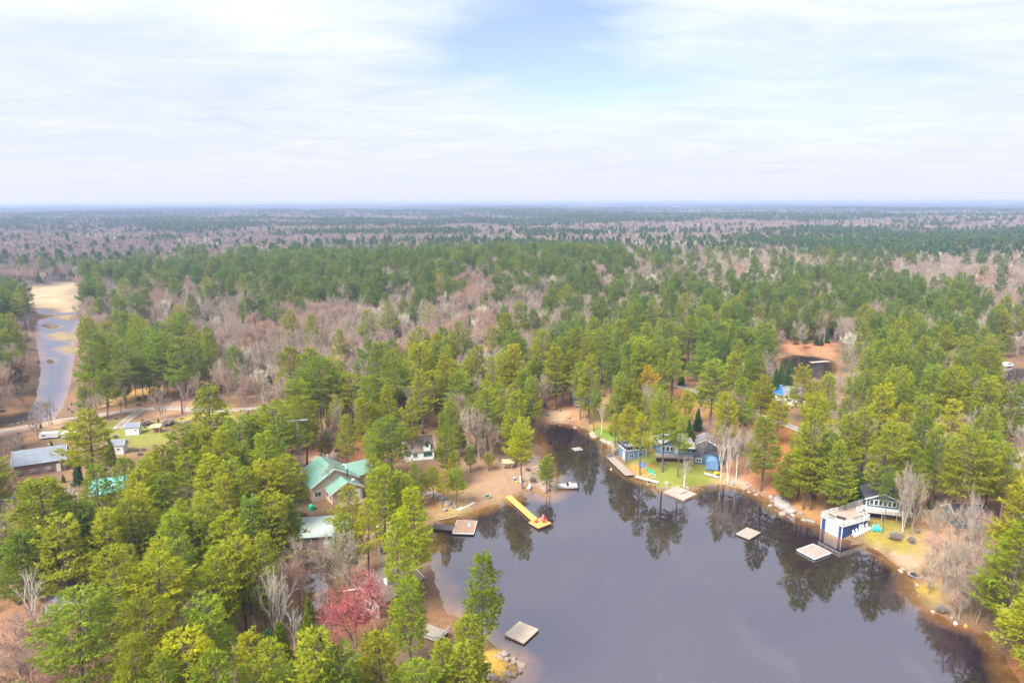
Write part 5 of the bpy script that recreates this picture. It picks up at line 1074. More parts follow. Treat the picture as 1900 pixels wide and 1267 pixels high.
KINDS = {
 'P': Kind('pine_tree', 'pine tree', 'pinebark', 'needles', 18, 3.9, pine_b),
 'D': Kind('pine_tree', 'pine tree', 'pinebark', 'needles', 18, 3.9, [mk_pine(190, 18, 3.8, .48, 0, 0.8, 0, .42, .3), mk_pine(191, 18, 3.4, .4, 0, 0.7, 0, .45, .2)]),
 'C': Kind('cedar_tree', 'cedar tree', 'pinebark', 'cedar', 9, 1.9, [mk_cone(200 + i, 9, r_) for i, r_ in enumerate((1.7, 2.0, 2.3))]),
 'S': Kind('spruce_tree', 'spruce tree', 'pinebark', 'spruce', 12, 1.9, [mk_cone(210 + i, 12, r_, 0.05) for i, r_ in enumerate((1.6, 2.1))]),
 'B': Kind('bare_tree', 'bare tree', 'greybark', 'twigs', 14, 3.6, [mk_bare(300 + i, 14, r_, f_, s_) for i, (r_, f_, s_) in enumerate([(3.4, .34, 1), (4.0, .3, 1), (3.0, .4, 1), (3.8, .28, 2), (3.3, .42, 1)])]),
 'K': Kind('bare_tree', 'bare tree', 'greybark', 'pinktwigs', 14, 3.6, [mk_bare(320 + i, 14, r_, f_, s_, 0, 1.0, 1) for i, (r_, f_, s_) in enumerate([(3.6, .32, 1), (3.9, .3, 1), (3.3, .36, 1)])]),
 'M': Kind('red_maple', 'maple tree', 'greybark', 'redtwigs', 10, 5.2, [mk_bare(333, 10, 5.2, .26, 2, 0, 1.15, 1, .9)]),
 'W': Kind('birch_tree', 'birch tree', 'birchbark', 'twigs', 13, 2.3, [mk_bare(340 + i, 13, r_, f_, s_, 0, .62, 0, .35, 1.9) for i, (r_, f_, s_) in enumerate([(2.2, .42, 1), (2.6, .36, 2), (2.4, .40, 3)])]),
 'A': Kind('pale_aspen', 'aspen tree', 'birchbark', 'paletwigs', 12, 3.2, [mk_bare(350 + i, 12, 3.3, .3, 1, 0, 1.0, 0, 1.3) for i in range(2)]),
 'U': Kind('shrub', 'shrub', 'greybark', 'twigs', 3, 1.7, [mk_bare(360 + i, 3.0, 1.7, .22, 4, 0, 1.2, 0, .8) for i in range(2)]),
}
TINT = {'y': (1.24, 1.17, 0.62), 'g': (1.2, 1.1, 0.8), 'n': (1, 1, 1), 'd': (0.72, 0.86, 0.95), 'o': (1.6, 1.0, 0.6), 'Y': (1.40, 1.27, 0.54)}
TINTW = {'y': 'bright yellow-green', 'g': 'light green', 'n': 'green', 'd': 'dark green', 'o': 'orange-tinged', 'Y': 'golden green'}
rnd = random.Random(5)
TREES = []      # dict: k, x, y, z, h, wr, tint, lab
def add_tree(k, u, v, h, cw=None, tint='n', lab=None, base=False):
    p = P(u, v) if base else P_top(u, v, h)
    dep = p.y * cp + (H - p.z - h / 2) * sp_
    K = KINDS[k]; nat = K.rr * h / K.hh
    wr = 1.0 if cw is None else (cw / 2 * dep / F) / nat
    TREES.append(dict(k=k, x=p.x, y=p.y, z=p.z, h=h, wr=max(0.45, min(2.0, wr)), tint=tint, lab=lab, hand=True))
HAND = """
P 200 1030 19 170 g|P 285 1030 18 150 g|P 140 1090 18 160 n|P 262 1105 17 140 n|P 385 1118 15 130 y|P 345 1178 14 170 y|P 70 893 20 180 n|P 130 925 17 130 d
P 195 948 16 95 y|P 245 905 17 110 g|P 178 868 16 90 g|P 312 955 17 110 y|P 383 718 21 100 g|P 335 788 18 100 g|P 155 762 19 110 g|P 500 752 19 110 y|P 440 768 18 90 g
P 490 802 17 90 Y|P 388 848 16 90 y|P 425 853 16 90 g|P 530 845 17 100 g|P 455 870 16 90 g|P 590 662 22 85 g|P 545 705 19 80 g|P 380 912 16 110 g|P 362 955 16 120 g|P 460 922 17 100 n|P 500 918 17 110 g
P 442 998 16 100 g|P 405 1015 15 110 g|P 320 1002 16 110 g|P 255 870 15 90 y|P 300 830 16 90 g|P 545 925 15 90 n|P 300 880 16 90 n|P 480 860 16 90 g|P 110 960 16 120 n|P 30 985 14 110 d
P 520 1230 13 110 g|P 700 1180 13 130 g|P 620 1215 12 90 n|P 770 1225 12 110 g|P 850 1205 12 110 g|P 640 905 15 85 y|P 705 862 17 95 y|P 765 908 17 95 Y|P 735 960 16 80 y|P 675 930 15 80 g|P 640 955 13 70 g|P 755 1070 14 95 Y|P 890 1026 16 95 y|P 868 1140 13 100 g|P 815 1190 12 90 g
P 775 636 21 80 g|P 715 713 17 60 g|P 780 688 18 55 g|P 850 690 17 65 g|P 820 700 15 50 n|P 725 772 18 95 g|P 670 735 15 60 g|P 825 765 17 48 g|P 915 663 20 60 g|P 905 720 18 60 g|P 957 728 19 65 g|P 880 735 15 50 n|P 975 780 17 58 Y
P 1000 632 17 45 g|P 1045 628 21 62 g|P 1097 660 21 60 g|P 1135 645 19 50 d|P 1150 698 19 55 g|P 1158 758 15 48 g|P 1145 612 20 50 n|P 1177 628 20 62 g|P 1165 668 20 62 g|P 1205 680 17 50 o|P 1250 650 18 55 g|P 1187 775 15 52 y|P 1235 730 20 65 y|P 1275 725 14 45 g|P 1262 775 15 45 y|P 1322 670 19 80 g|P 1358 655 18 60 g|P 1382 708 19 65 g|P 1352 730 18 55 g|P 1310 640 18 55 n|P 1405 778 18 75 g|P 1420 700 17 55 g|P 1110 770 10 30 g
P 1495 680 17 55 g|P 1538 693 16 50 y|P 1585 698 20 55 g|P 1517 735 18 70 Y|P 1640 715 18 65 g|P 1682 710 18 65 n|P 1520 765 22 95 g|P 1575 770 18 70 g|P 1655 788 20 90 g|P 1545 800 18 70 g|P 1610 760 18 60 g|P 1450 735 14 50 g
P 1745 795 18 75 g|P 1800 803 21 105 g|P 1842 803 19 90 g|P 1875 830 18 80 g|P 1880 715 19 80 g|P 1720 770 18 70 g|P 1770 745 18 70 g|P 1690 820 17 70 g|P 1830 760 18 75 g|P 1400 880 9 40 g|P 1715 735 16 60 Y|P 1835 700 16 70 y
P 1908 975 19 150 y|P 1900 1085 15 150 g|P 1865 1180 10 90 g|P 1920 900 19 120 g
P 1035 858 9 42 g|D 1020 842 9 40 g|D 1650 868 14 30 d|P 945 628 16 28 Y|P 640 690 15 35 g|P 660 672 16 26 n
S 1465 662 13 20 n|S 1450 672 13 26 n|S 1440 680 12 22 n|C 1432 702 10 18 n|C 570 1098 10 34 y|C 515 1145 8 42 g|C 558 1158 8 36 n|S 495 1160 8 60 n|C 575 1175 8 44 g|C 610 1200 6 50 g|S 138 838 8 22 n|C 200 805 8 20 n|C 1590 868 7.5 46 n|C 1606 878 6.5 34 n|C 1574 882 7 36 d|C 1280 775 8 26 n|S 1295 755 7 22 n|P 845 835 9 36 g|P 905 838 5 24 g|P 600 800 8 34 g|P 872 825 7 28 g|P 575 765 10 34 n|P 818 872 9 38 g|S 1265 690 5 16 n
B 870 748 15 55 n|B 888 755 14 60 n|B 905 770 13 55 n|B 625 735 15 40 n|B 660 740 11 34 n|B 765 712 10 40 n|B 752 745 7 46 n|B 785 748 7 44 n|B 590 985 13 110 n|B 640 990 13 110 n|B 545 1000 12 80 n|B 265 950 12 55 n|K 60 1128 9 130 n|K 15 1140 9 120 n|K 110 1165 8 110 n|K 40 1195 7 130 n|K 125 1212 6 100 n|K 80 1235 6 100 n|B 10 1230 6 100 n|B 640 1210 7 80 n|B 15 880 10 70 n|B 30 800 8 50 n|B 170 725 11 42 n|B 60 755 9 50 n|B 215 700 11 44 n|B 335 700 12 38 n|B 290 715 10 40 n|B 300 735 7 28 n|K 450 690 13 50 n|K 420 680 13 44 n|B 480 690 13 40 n|K 520 1040 10 60 n|K 560 1035 10 60 n|K 600 1090 7 50 n|B 610 850 9 40 n
M 650 1072 11 150 n|K 890 640 13 70 n|K 870 655 12 60 n|A 540 690 11 55 n|A 690 695 12 26 n|A 632 690 12 24 n|A 700 690 11 30 n
W 505 1035 14 75 n|W 462 1050 12 40 n|W 690 1045 11 46 n|W 110 890 12 66 n|W 42 1050 11 55 n|W 540 1125 7 40 n|W 350 1245 8 60 n|W 1100 742 11 20 n|W 1310 860 8 24 n|W 1372 795 13 26 n|W 1355 800 13 24 n|W 1340 810 12 26 n|W 1690 855 15 40 n
B 1690 875 14 48 n|B 1708 865 15 50 n|B 1740 935 11 60 n|B 1780 930 12 60 n|B 1810 955 11 55 n|K 1835 945 11 50 n|K 1865 950 11 60 n|B 1765 1000 10 70 n|B 1800 1010 11 70 n|B 1830 1000 11 70 n|B 1795 1055 10 70 n|B 1770 1065 9 60 n|B 1825 1060 10 70 n|B 1850 1040 11 70 n|K 1745 995 7 60 n|B 1730 1010 8 50 n|B 985 700 12 36 n|B 1000 695 12 36 n|B 1012 690 13 34 n|D 1066 700 17 34 n|B 1075 690 13 34 n|P 1060 648 18 44 g|P 1078 672 18 46 g|P 228 846 15 70 y|P 690 845 12 50 g|P 770 860 10 46 g|P 802 864 9 40 g|P 735 874 9 44 n|P 843 868 9 36 y|P 985 700 17 50 g|P 970 690 17 48 n|P 1490 800 16 60 g|P 1498 850 12 60 g|P 1560 820 17 70 g|P 1385 850 12 50 g|P 690 800 12 50 g|P 760 740 16 50 g|P 640 770 14 44 n|P 275 850 16 80 g|P 345 840 16 80 y|P 410 800 18 90 g|P 560 735 18 70 g|P 470 770 16 80 g|B 1345 780 12 36 n|B 1370 790 13 40 n|B 1390 795 12 40 n|B 1320 795 9 40 n|B 1305 800 9 36 n|K 1330 770 9 50 n|B 1545 690 14 50 n|B 1590 660 13 60 n|B 1680 690 12 50 n|B 1860 720 12 60 n|B 1880 750 11 60 n|B 1840 740 10 50 n
B 1745 1085 5 40 n|B 1765 1100 5 44 n|K 1785 1105 5 44 n|B 1812 1110 6 44 n|B 1728 1065 4 34 n|B 1718 1035 4 34 n|U 1700 1130 1.3 24 n|B 690 752 6 34 n|B 730 760 6 34 n|B 782 750 7 36 n|U 900 836 2 24 n|U 940 826 2 24 n|B 150 775 6 30 n|B 190 785 6 30 n|U 310 775 2 26 n|U 340 780 2 26 n|U 270 777 1.6 20 n|U 1100 832 1.5 22 n|B 20 715 7 44 n|B 60 715 7 40 n|K 22 680 8 44 n|B 84 735 9 40 n|U 1660 987 1.6 24 n|B 1680 940 5 30 n|B 1738 950 5 36 n|B 1755 1040 7 44 n|B 1775 1020 8 44 n|B 1815 1035 8 46 n|B 1840 1075 9 50 n|W 1815 900 13 30 n
"""
for ln in HAND.strip().replace('\n', '|').split('|'):
    k, u, v, h, cw, ti = ln.split(); add_tree(k, float(u), float(v), float(h), float(cw), ti)
# keep trees out of the water: pull the base to the bank
for q in TREES:
    for _ in range(12):
        d = float(water_sd(np.array([q['x']]), np.array([q['y']]))[0])
        if d > 0.9: break
        e = 0.5; gxx = float(water_sd(np.array([q['x'] + e]), np.array([q['y']]))[0]) - d; gyy = float(water_sd(np.array([q['x']]), np.array([q['y'] + e]))[0]) - d
        l = math.hypot(gxx, gyy) + 1e-9; q['x'] += gxx / l * 0.8; q['y'] += gyy / l * 0.8
    q['z'] = max(hz(q['x'], q['y']), 0.0) - 0.1
# ------------------------------------------------------------------ the forest: what grows where (share of pines, in tenths, at crown height)
VROW = [385, 420, 440, 460, 480, 500, 520, 540, 560, 580, 600, 620, 650, 680, 710, 760, 840, 950, 1100, 1300]
UCOL = [0, 100, 200, 300, 400, 500, 600, 700, 800, 900, 1000, 1100, 1200, 1300, 1400, 1500, 1600, 1700, 1800, 1900]
PINE = np.array([[int(c) for c in row] for row in """45554555665544555554
33344444544433355566
33443555433222346777
43334445566544577777
45555777788753222211
64477777888554355211
55678777778655566431
78833556655555556653
88712242343556677766
87621111114566777776
88861111112566777777
88881111113677777777
88882111423678888888
88872115355788888888
66522255566688888888
77777777777777777777
77777777777777777777
77777777777777777777
77777777777777777777
77777777777777777777""".split()], float) / 10
def pine_share(u, v):
    fi = np.interp(v, VROW, np.arange(len(VROW))); fj = np.interp(u, UCOL, np.arange(len(UCOL)))
    i = np.clip(fi.astype(int), 0, len(VROW) - 2); j = np.clip(fj.astype(int), 0, len(UCOL) - 2); a = fi - i; b = fj - j
    return PINE[i, j] * (1 - a) * (1 - b) + PINE[i + 1, j] * a * (1 - b) + PINE[i, j + 1] * (1 - a) * b + PINE[i + 1, j + 1] * a * b
KEEP = [(0,1115,150,1267),  # parts of the picture (photo pixels) that no scattered tree may cover
 (545,860,690,1000),(20,795,140,870),(230,775,300,805),(150,860,235,915),(745,790,815,850),(1000,735,1070,790),(1075,730,1110,760),(1125,815,1330,925),(1440,705,1490,750),
 (1400,745,1450,785),(1570,830,1625,890),(1525,895,1730,1060),(850,880,1050,1000),(985,780,1130,860),(1400,915,1540,990),(1690,1040,1860,1180),(550,770,570,880),(675,1025,830,1190),
 (550,1040,620,1145),(0,765,260,808),(250,745,480,768),(1240,705,1340,745),(1780,945,1820,975),(55,1090,110,1145),(650,810,690,840),(60,590,145,780),(1440,650,1560,706),(1855,660,1900,760),(800,915,860,965),(1190,865,1330,915),(0,520,200,575),(1428,805,1475,935),(920,1195,965,1265),(885,1150,1000,1267)]
PATCHPOLY = [ground_poly(p) for p, c, s in PATCH if c in (LAWN, SAND)]
def place_random(n_try, rmin, rmax, spacing, seed, k_obs):
    r = np.random.RandomState(seed); az_ = R(43)
    cell = spacing; xs = np.arange(-rmax, rmax, cell)
    xs = xs[np.abs(xs) < rmax * math.sin(az_) + 5]; ys = np.arange(max(18, rmin * 0.6), rmax, cell)
    a, b = np.meshgrid(xs, ys); a = a.ravel() + r.uniform(-0.48, 0.48, a.size) * cell; b = b.ravel() + r.uniform(-0.48, 0.48, b.size) * cell
    d = np.hypot(a, b); m = (d > rmin) & (d <= rmax) & (np.abs(np.arctan2(a, b)) < az_); return a[m], b[m], r
def classify(x, y, z, r, hcrown=12.0):
    u, v, dep = proj(x, y, z + hcrown); ps = pine_share(np.clip(u, 0, 1900), np.clip(v, 385, 1300))
    nz = 0.75 * waves(x, y, 48, 51) + 0.55 * waves(x, y, 140, 52) + 0.5 * waves(x, y, 420, 53) * (np.hypot(x, y) > 500)
    nf = 0.7 * waves(x * 0.45, y, 170, 54) + 0.8 * waves(x * 0.35, y, 520, 55) + 0.35 * waves(x, y, 60, 56)
    dq = np.hypot(x, y); ps = ps ** (1.3 + 0.85 * smooth(230, 420, dq) - 0.35 * smooth(700, 1200, dq)); dr = np.hypot(x, y); fr = smooth(450, 1000, dr)
    pine = r.uniform(size=len(x)) < np.clip(ps - 0.04 * fr + (nz * 0.45 * (1 - fr) + nf * 0.75 * fr) * np.clip((ps - 0.03) * 5, 0.1, 1), 0.02, 0.97)
    red = np.clip(0.12 + 0.5 * waves(x, y, 60, 61), 0, 0.8) * np.where((u > 180) & (u < 950) & (v > 500) & (v < 660), 1.35, 0.75)
    return u, v, dep, pine, red
hx = np.array([q['x'] for q in TREES]); hy = np.array([q['y'] for q in TREES]); hr = np.array([min(4.2, 2.2 * q['wr'] * KINDS[q['k']].rr * q['h'] / KINDS[q['k']].hh / 3.0) for q in TREES])
FOOT = []   # building footprints (x, y, radius), filled by the builders
for bx_, by_, br_ in FOOTPRINTS: FOOT.append((bx_, by_, br_))
def ok_mask(x, y):
    d = water_sd(x, y); m = d > 1.6
    m &= sdist(x, y, MARSH) > 3
    for p in ISLES: m &= sdist(x, y, p) > 4
    for pts, w in ROADS:
        for i in range(0, len(pts), 2): m &= (x - pts[i, 0]) ** 2 + (y - pts[i, 1]) ** 2 > (w / 2 + 2.0) ** 2
    for a, b, c in FOOT: m &= (x - a) ** 2 + (y - b) ** 2 > c * c
    for p in PATCHPOLY: m &= sdist(x, y, p) > 0.5
    return m
for rmin, rmax, sp, seed in ((20, 190, 5.6, 71), (190, 700, 5.9, 72)):
    x, y, r = place_random(0, rmin, rmax, sp, seed, 0)
    m = ok_mask(x, y); x, y = x[m], y[m]
    z = np.maximum(hgt(x, y), 0); u, v, dep, pine, red = classify(x, y, z, r)
    for i in range(len(x)):
        if np.any((hx - x[i]) ** 2 + (hy - y[i]) ** 2 < hr ** 2): continue
        q = r.uniform(); isp = pine[i]; far = math.hypot(x[i], y[i])
        if isp:
            k = 'D' if r.uniform() < 0.06 else 'P'; h = r.uniform(13.5, 22) if far > 190 else r.uniform(12, 18)
            if r.uniform() < 0.13: h *= r.uniform(0.4, 0.65)
        elif q < red[i]: k = 'K'; h = r.uniform(10, 15)
        elif q < red[i] + 0.13: k = 'C'; h = r.uniform(5.5, 10.5)
        elif q < red[i] + 0.17: k = 'S'; h = r.uniform(7, 13)
        elif q < red[i] + 0.21: k = 'A'; h = r.uniform(9, 13)
        elif q < red[i] + 0.24: k = 'W'; h = r.uniform(10, 14)
        else: k = 'B'; h = r.uniform(9.5, 15.5)
        if 1380 < u[i] < 1480 and 505 < v[i] < 530 and not isp: k = 'A'
        if far < 420:
            cw = KINDS[k].rr * h / KINDS[k].hh * 0.85; ub, vb, db = proj(x[i], y[i], z[i] + h * 0.25); ut, vt, dt = proj(x[i], y[i], z[i] + h); c = cw * F / db
            if any(ub + c > a0 and ub - c < a2 and vt < a3 and vb > a1 for a0, a1, a2, a3 in KEEP): continue
        t = r.choice(list('ggnny')) if far < 230 else r.choice(list('gnnnd')) if far < 330 else 'n'
        TREES.append(dict(k=k, x=x[i], y=y[i], z=z[i] - 0.1, h=h, wr=r.uniform(0.95, 1.3), tint=t, lab=None, hand=False))
BRUSH = []
x, y, r = place_random(0, 40, 300, 5.0, 77, 0); m = ok_mask(x, y); x, y = x[m], y[m]; z = np.maximum(hgt(x, y), 0)
bn_ = waves(x, y, 22, 78) + r.normal(size=len(x)) * 0.4
for i in np.nonzero(bn_ > 0.0)[0]: BRUSH.append((x[i], y[i], z[i] - 0.05, r.uniform(0.5, 1.5)))
# ------------------------------------------------------------------ landmarks, for telling the trees apart in words
MARKS = [((600,905),'the green-roofed house'),((600,975),'the faded green garage roof'),((205,885),'the half-hidden teal roof'),((65,830),'the long grey-shingled house'),((247,792),'the white shed'),((218,822),'the grey-roofed shed'),
 ((75,1110),'the rosy brown house'),((780,820),'the dormered white cottage'),((1022,718),'the little green-roofed shed'),((1088,745),'the grey cabin at the cove'),((1160,842),'the slate blue boathouse'),((1255,830),'the blue cottage with the deck'),
 ((1305,850),'the blue-roofed hut'),((1460,725),'the house under the blue tarp'),((1597,852),'the brown-roofed house'),((1572,960),'the navy boathouse'),((1640,930),'the gabled teal cottage'),((1800,962),'the hidden teal cabin'),
 ((705,1070),'the brown cottage at the water'),((580,1095),'the small dark pond'),((557,830),'the lattice antenna mast'),((845,977),'the brown swimming dock'),((975,945),'the orange plank dock'),((1050,902),'the white motorboat'),
 ((965,1172),'the pale plank raft'),((1388,990),'the bare grey raft'),((1508,1022),'the white-edged raft'),((1260,915),'the stepped pink deck'),((1697,1068),'the white stone ring'),((890,890),'the sandy beach'),((650,1125),'the red maple'),
 ((300,757),'the gravel road junction'),((20,800),'the gravel road at the left edge'),((1270,722),'the right-hand gravel road'),((100,690),'the white river'),((70,545),'the tan marsh'),((1500,682),'the dark far pond'),((1870,715),'the pond at the right edge'),
 ((1030,795),'the head of the cove'),((1455,940),'the big pale shore rock'),((470,757),'the right end of the gravel road'),((250,640),'the pine stand beside the river'),((540,690),'the whitest bare treetop'),((945,630),'the small golden pine'),((775,640),'the tall flat-topped pine'),((1465,665),'the pointed dark spruces')]
ORD = ['nearest', 'second nearest', 'third nearest', 'fourth nearest', 'fifth nearest', 'sixth nearest', 'seventh nearest', 'eighth nearest', 'ninth nearest', 'tenth nearest'] + ['%d%s nearest' % (i, 'th' if 10 < i % 100 < 14 else {1: 'st', 2: 'nd', 3: 'rd'}.get(i % 10, 'th')) for i in range(11, 300)]
ax_ = np.array([q['x'] for q in TREES]); ay_ = np.array([q['y'] for q in TREES]); az2 = np.array([q['z'] + 0.6 * q['h'] for q in TREES])
uu, vv, dd_ = proj(ax_, ay_, az2)
for q, u, v, d in zip(TREES, uu, vv, dd_): q['u'], q['v'], q['d'] = u, v, d; q['in'] = (-30 < u < 1930) and v < 1300
FAM = {'P': 'P', 'D': 'P', 'C': 'C', 'S': 'S', 'B': 'B', 'K': 'B', 'M': 'M', 'W': 'W', 'A': 'A', 'U': 'U'}
WORD = {'P': 'pine', 'D': 'gappy pine', 'C': 'cedar', 'S': 'dark spruce', 'B': 'bare grey tree', 'K': 'bare pinkish tree', 'M': 'red-budded maple', 'W': 'white-stemmed birch', 'A': 'pale bare aspen', 'U': 'low bare shrub'}
GROUPS = {'P': 'white pines round the lake', 'C': 'cedars among the trees', 'S': 'dark spruces among the trees', 'B': 'bare trees round the lake', 'W': 'white birches', 'A': 'pale aspens', 'U': 'bare shrubs', 'M': None}
single, mass = [], []
for fam in 'PCSBMWAU':
    qs = sorted([q for q in TREES if FAM[q['k']] == fam], key=lambda q: (not q['in'], not q['hand'], q['d']))
    n = {'P': 300, 'B': 300}.get(fam, 150)
    vis = [q for q in qs if q['in']]; single += vis[:n]; mass += vis[n:] + [q for q in qs if not q['in']]
bins = {}
for q in single:
    best = min(range(len(MARKS)), key=lambda i: (MARKS[i][0][0] - q['u']) ** 2 + 1.6 * (MARKS[i][0][1] - q['v']) ** 2); (mu, mv), nm = MARKS[best]
    du, dv = q['u'] - mu, q['v'] - mv
    q['rel'] = ('to the right of ' if du > 0 else 'to the left of ') if abs(du) > abs(dv) * 1.3 else ('just behind ' if dv < 0 else 'in front of ')
    w = WORD[q['k']]
    if q['k'] in 'PDC': w = TINTW[q['tint']] + ' ' + w
    q['w'] = w; q['mark'] = nm; q['md'] = math.hypot(du, dv); bins.setdefault((w, nm, q['rel']), []).append(q)
for key, qs in bins.items():
    qs.sort(key=lambda q: q['md'])
    for i, q in enumerate(qs):
        q['lab'] = (ORD[i] + ' ' if len(qs) > 1 else '') + q['w'] + ' ' + q['rel'] + q['mark']
def place_tree(q, i):
    K = KINDS[q['k']]; ti, ci, _ = K.p[i % len(K.p)]
    g = GROUPS[FAM[q['k']]]
    root = thing(K.name, q['lab'], K.cat, (q['x'], q['y'], q['z']), rnd.uniform(0, 2 * PI), g)
    s = q['h'] / K.hh; root.scale = (s * q['wr'], s * q['wr'], s)
    root.rotation_euler = (R(rnd.gauss(0, 1.2)), R(rnd.gauss(0, 1.2)), root.rotation_euler[2])
    a = bpy.data.objects.new('trunk', ti); link(a, root); c = bpy.data.objects.new('crown', ci); link(c, root)
    tn = TINT[q['tint']]; j = rnd.uniform(0.82, 1.2); tn = tn if q['k'] in 'PDCS' else (1, 1, 1); c.color = (tn[0] * j, tn[1] * j, tn[2] * j, 1)
    if q['k'] == 'U': a.name = 'stems'
for i, q in enumerate(single): place_tree(q, i if not q['hand'] else rnd.randint(0, 99))
print('single trees', len(single), 'mass near', len(mass))
# ------------------------------------------------------------------ the rest of the forest, one object per kind
def proto_obj(name, parts, mats):
    V, T, MI, n = [], [], [], 0
    for (v, t, mi) in parts: V.append(v); T.append(t + n); n += len(v); MI.append(np.full(len(t), mi))
    return bpy.data.objects.new(name, mesh_np(name, np.concatenate(V), np.concatenate(T), mats, np.concatenate(MI)))
def scatter(name, pts, rz, sc, pi, protos):
    me = bpy.data.meshes.new(name); me.vertices.add(len(pts)); me.vertices.foreach_set('co', np.asarray(pts, np.float32).ravel())
    me.attributes.new('rz', 'FLOAT', 'POINT').data.foreach_set('value', np.asarray(rz, np.float32))
    me.attributes.new('sc', 'FLOAT_VECTOR', 'POINT').data.foreach_set('vector', np.asarray(sc, np.float32).ravel())
    me.attributes.new('pi', 'INT', 'POINT').data.foreach_set('value', np.asarray(pi, np.int32))
    ob = link(bpy.data.objects.new(name, me)); ng = bpy.data.node_groups.new(name, 'GeometryNodeTree')
    ng.interface.new_socket('Geometry', in_out='INPUT', socket_type='NodeSocketGeometry'); ng.interface.new_socket('Geometry', in_out='OUTPUT', socket_type='NodeSocketGeometry')
    gi = ng.nodes.new('NodeGroupInput'); go = ng.nodes.new('NodeGroupOutput'); iop = ng.nodes.new('GeometryNodeInstanceOnPoints'); jn_ = ng.nodes.new('GeometryNodeJoinGeometry')
    for p in protos[::-1]:
        oi = ng.nodes.new('GeometryNodeObjectInfo'); oi.inputs['Object'].default_value = p; oi.inputs['As Instance'].default_value = True; ng.links.new(oi.outputs['Geometry'], jn_.inputs[0])
    def attr(nm, typ): 
        a = ng.nodes.new('GeometryNodeInputNamedAttribute'); a.data_type = typ; a.inputs['Name'].default_value = nm; return a.outputs['Attribute']
    ng.links.new(gi.outputs[0], iop.inputs['Points']); ng.links.new(jn_.outputs[0], iop.inputs['Instance']); iop.inputs['Pick Instance'].default_value = True
    ng.links.new(attr('pi', 'INT'), iop.inputs['Instance Index'])
    cx = ng.nodes.new('ShaderNodeCombineXYZ'); ng.links.new(attr('rz', 'FLOAT'), cx.inputs[2]); ng.links.new(cx.outputs[0], iop.inputs['Rotation']); ng.links.new(attr('sc', 'FLOAT_VECTOR'), iop.inputs['Scale'])
    ng.links.new(iop.outputs[0], go.inputs[0]); md = ob.modifiers.new('scatter', 'NODES'); md.node_group = ng
    tag(ob, kind='stuff'); return ob
MASSNAME = {'P': 'pine_forest', 'C': 'cedar_undergrowth', 'S': 'spruce_forest', 'B': 'bare_forest', 'W': 'birch_forest', 'A': 'aspen_forest', 'U': 'undergrowth', 'M': 'maple_forest'}
rs = np.random.RandomState(9)
for fam in 'PCSBWA':
    qs = [q for q in mass if FAM[q['k']] == fam]
    if not qs: continue
    ks = sorted(set(q['k'] for q in qs)); protos, start = [], {}
    for k in ks:
        start[k] = len(protos)
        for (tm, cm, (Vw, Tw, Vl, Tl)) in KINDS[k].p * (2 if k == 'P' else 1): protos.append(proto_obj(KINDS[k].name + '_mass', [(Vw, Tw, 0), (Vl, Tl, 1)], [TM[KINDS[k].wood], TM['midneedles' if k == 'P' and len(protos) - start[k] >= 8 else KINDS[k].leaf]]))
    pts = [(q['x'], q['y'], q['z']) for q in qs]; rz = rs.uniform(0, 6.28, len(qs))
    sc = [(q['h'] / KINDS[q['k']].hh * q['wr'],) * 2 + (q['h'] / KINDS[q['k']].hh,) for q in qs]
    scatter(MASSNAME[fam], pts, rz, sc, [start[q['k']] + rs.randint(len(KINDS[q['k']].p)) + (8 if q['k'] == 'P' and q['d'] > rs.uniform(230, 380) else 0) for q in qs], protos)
ub = [proto_obj('brush', [(Vw, Tw, 0), (Vl, Tl, 1)], [TM['greybark'], TM['twigs']]) for _, _, (Vw, Tw, Vl, Tl) in KINDS['U'].p] + [proto_obj('brush', [(Vw, Tw, 0), (Vl, Tl, 1)], [TM['pinebark'], TM['cedar']]) for _, _, (Vw, Tw, Vl, Tl) in KINDS['C'].p[:1]]
ba = np.array(BRUSH); bi = rs.choice(3, len(ba), p=[.4, .4, .2]); bs = ba[:, 3] / np.where(bi == 2, 9, 3.0) * np.where(bi == 2, 1.8, 1)
scatter('undergrowth', ba[:, :3], rs.uniform(0, 6.28, len(ba)), np.column_stack([bs, bs, bs * .8]), bi, ub); print('brush', len(ba))
# far woods to four kilometres: lighter trees, same kinds
def lod(b, w, l, nm): 
    Vw, Tw = b.wood(); Vl, Tl = b.leaf(); return proto_obj(nm, [(Vw, Tw, 0), (Vl, Tl, 1)], [TM[w], TM[l]])
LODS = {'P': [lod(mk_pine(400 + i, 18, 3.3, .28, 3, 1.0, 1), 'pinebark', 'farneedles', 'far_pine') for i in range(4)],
        'S': [lod(mk_cone(410 + i, 12, 2.0, .05, 1), 'pinebark', 'spruce', 'far_spruce') for i in range(2)],
        'B': [lod(mk_bare(420 + i, 14, 4.7, .3, 1, 1, 1.0, 0, 1.5), 'greybark', 'fartwigs', 'far_bare') for i in range(3)],
        'K': [lod(mk_bare(430 + i, 14, 4.7, .3, 1, 1, 1.0, 0, 1.5), 'greybark', 'pinktwigs', 'far_bare') for i in range(2)],
        'A': [lod(mk_bare(440, 13, 3.9, .3, 1, 1, 1.0, 0, 1.5), 'birchbark', 'paletwigs', 'far_aspen')]}
acc = {k: [] for k in LODS}
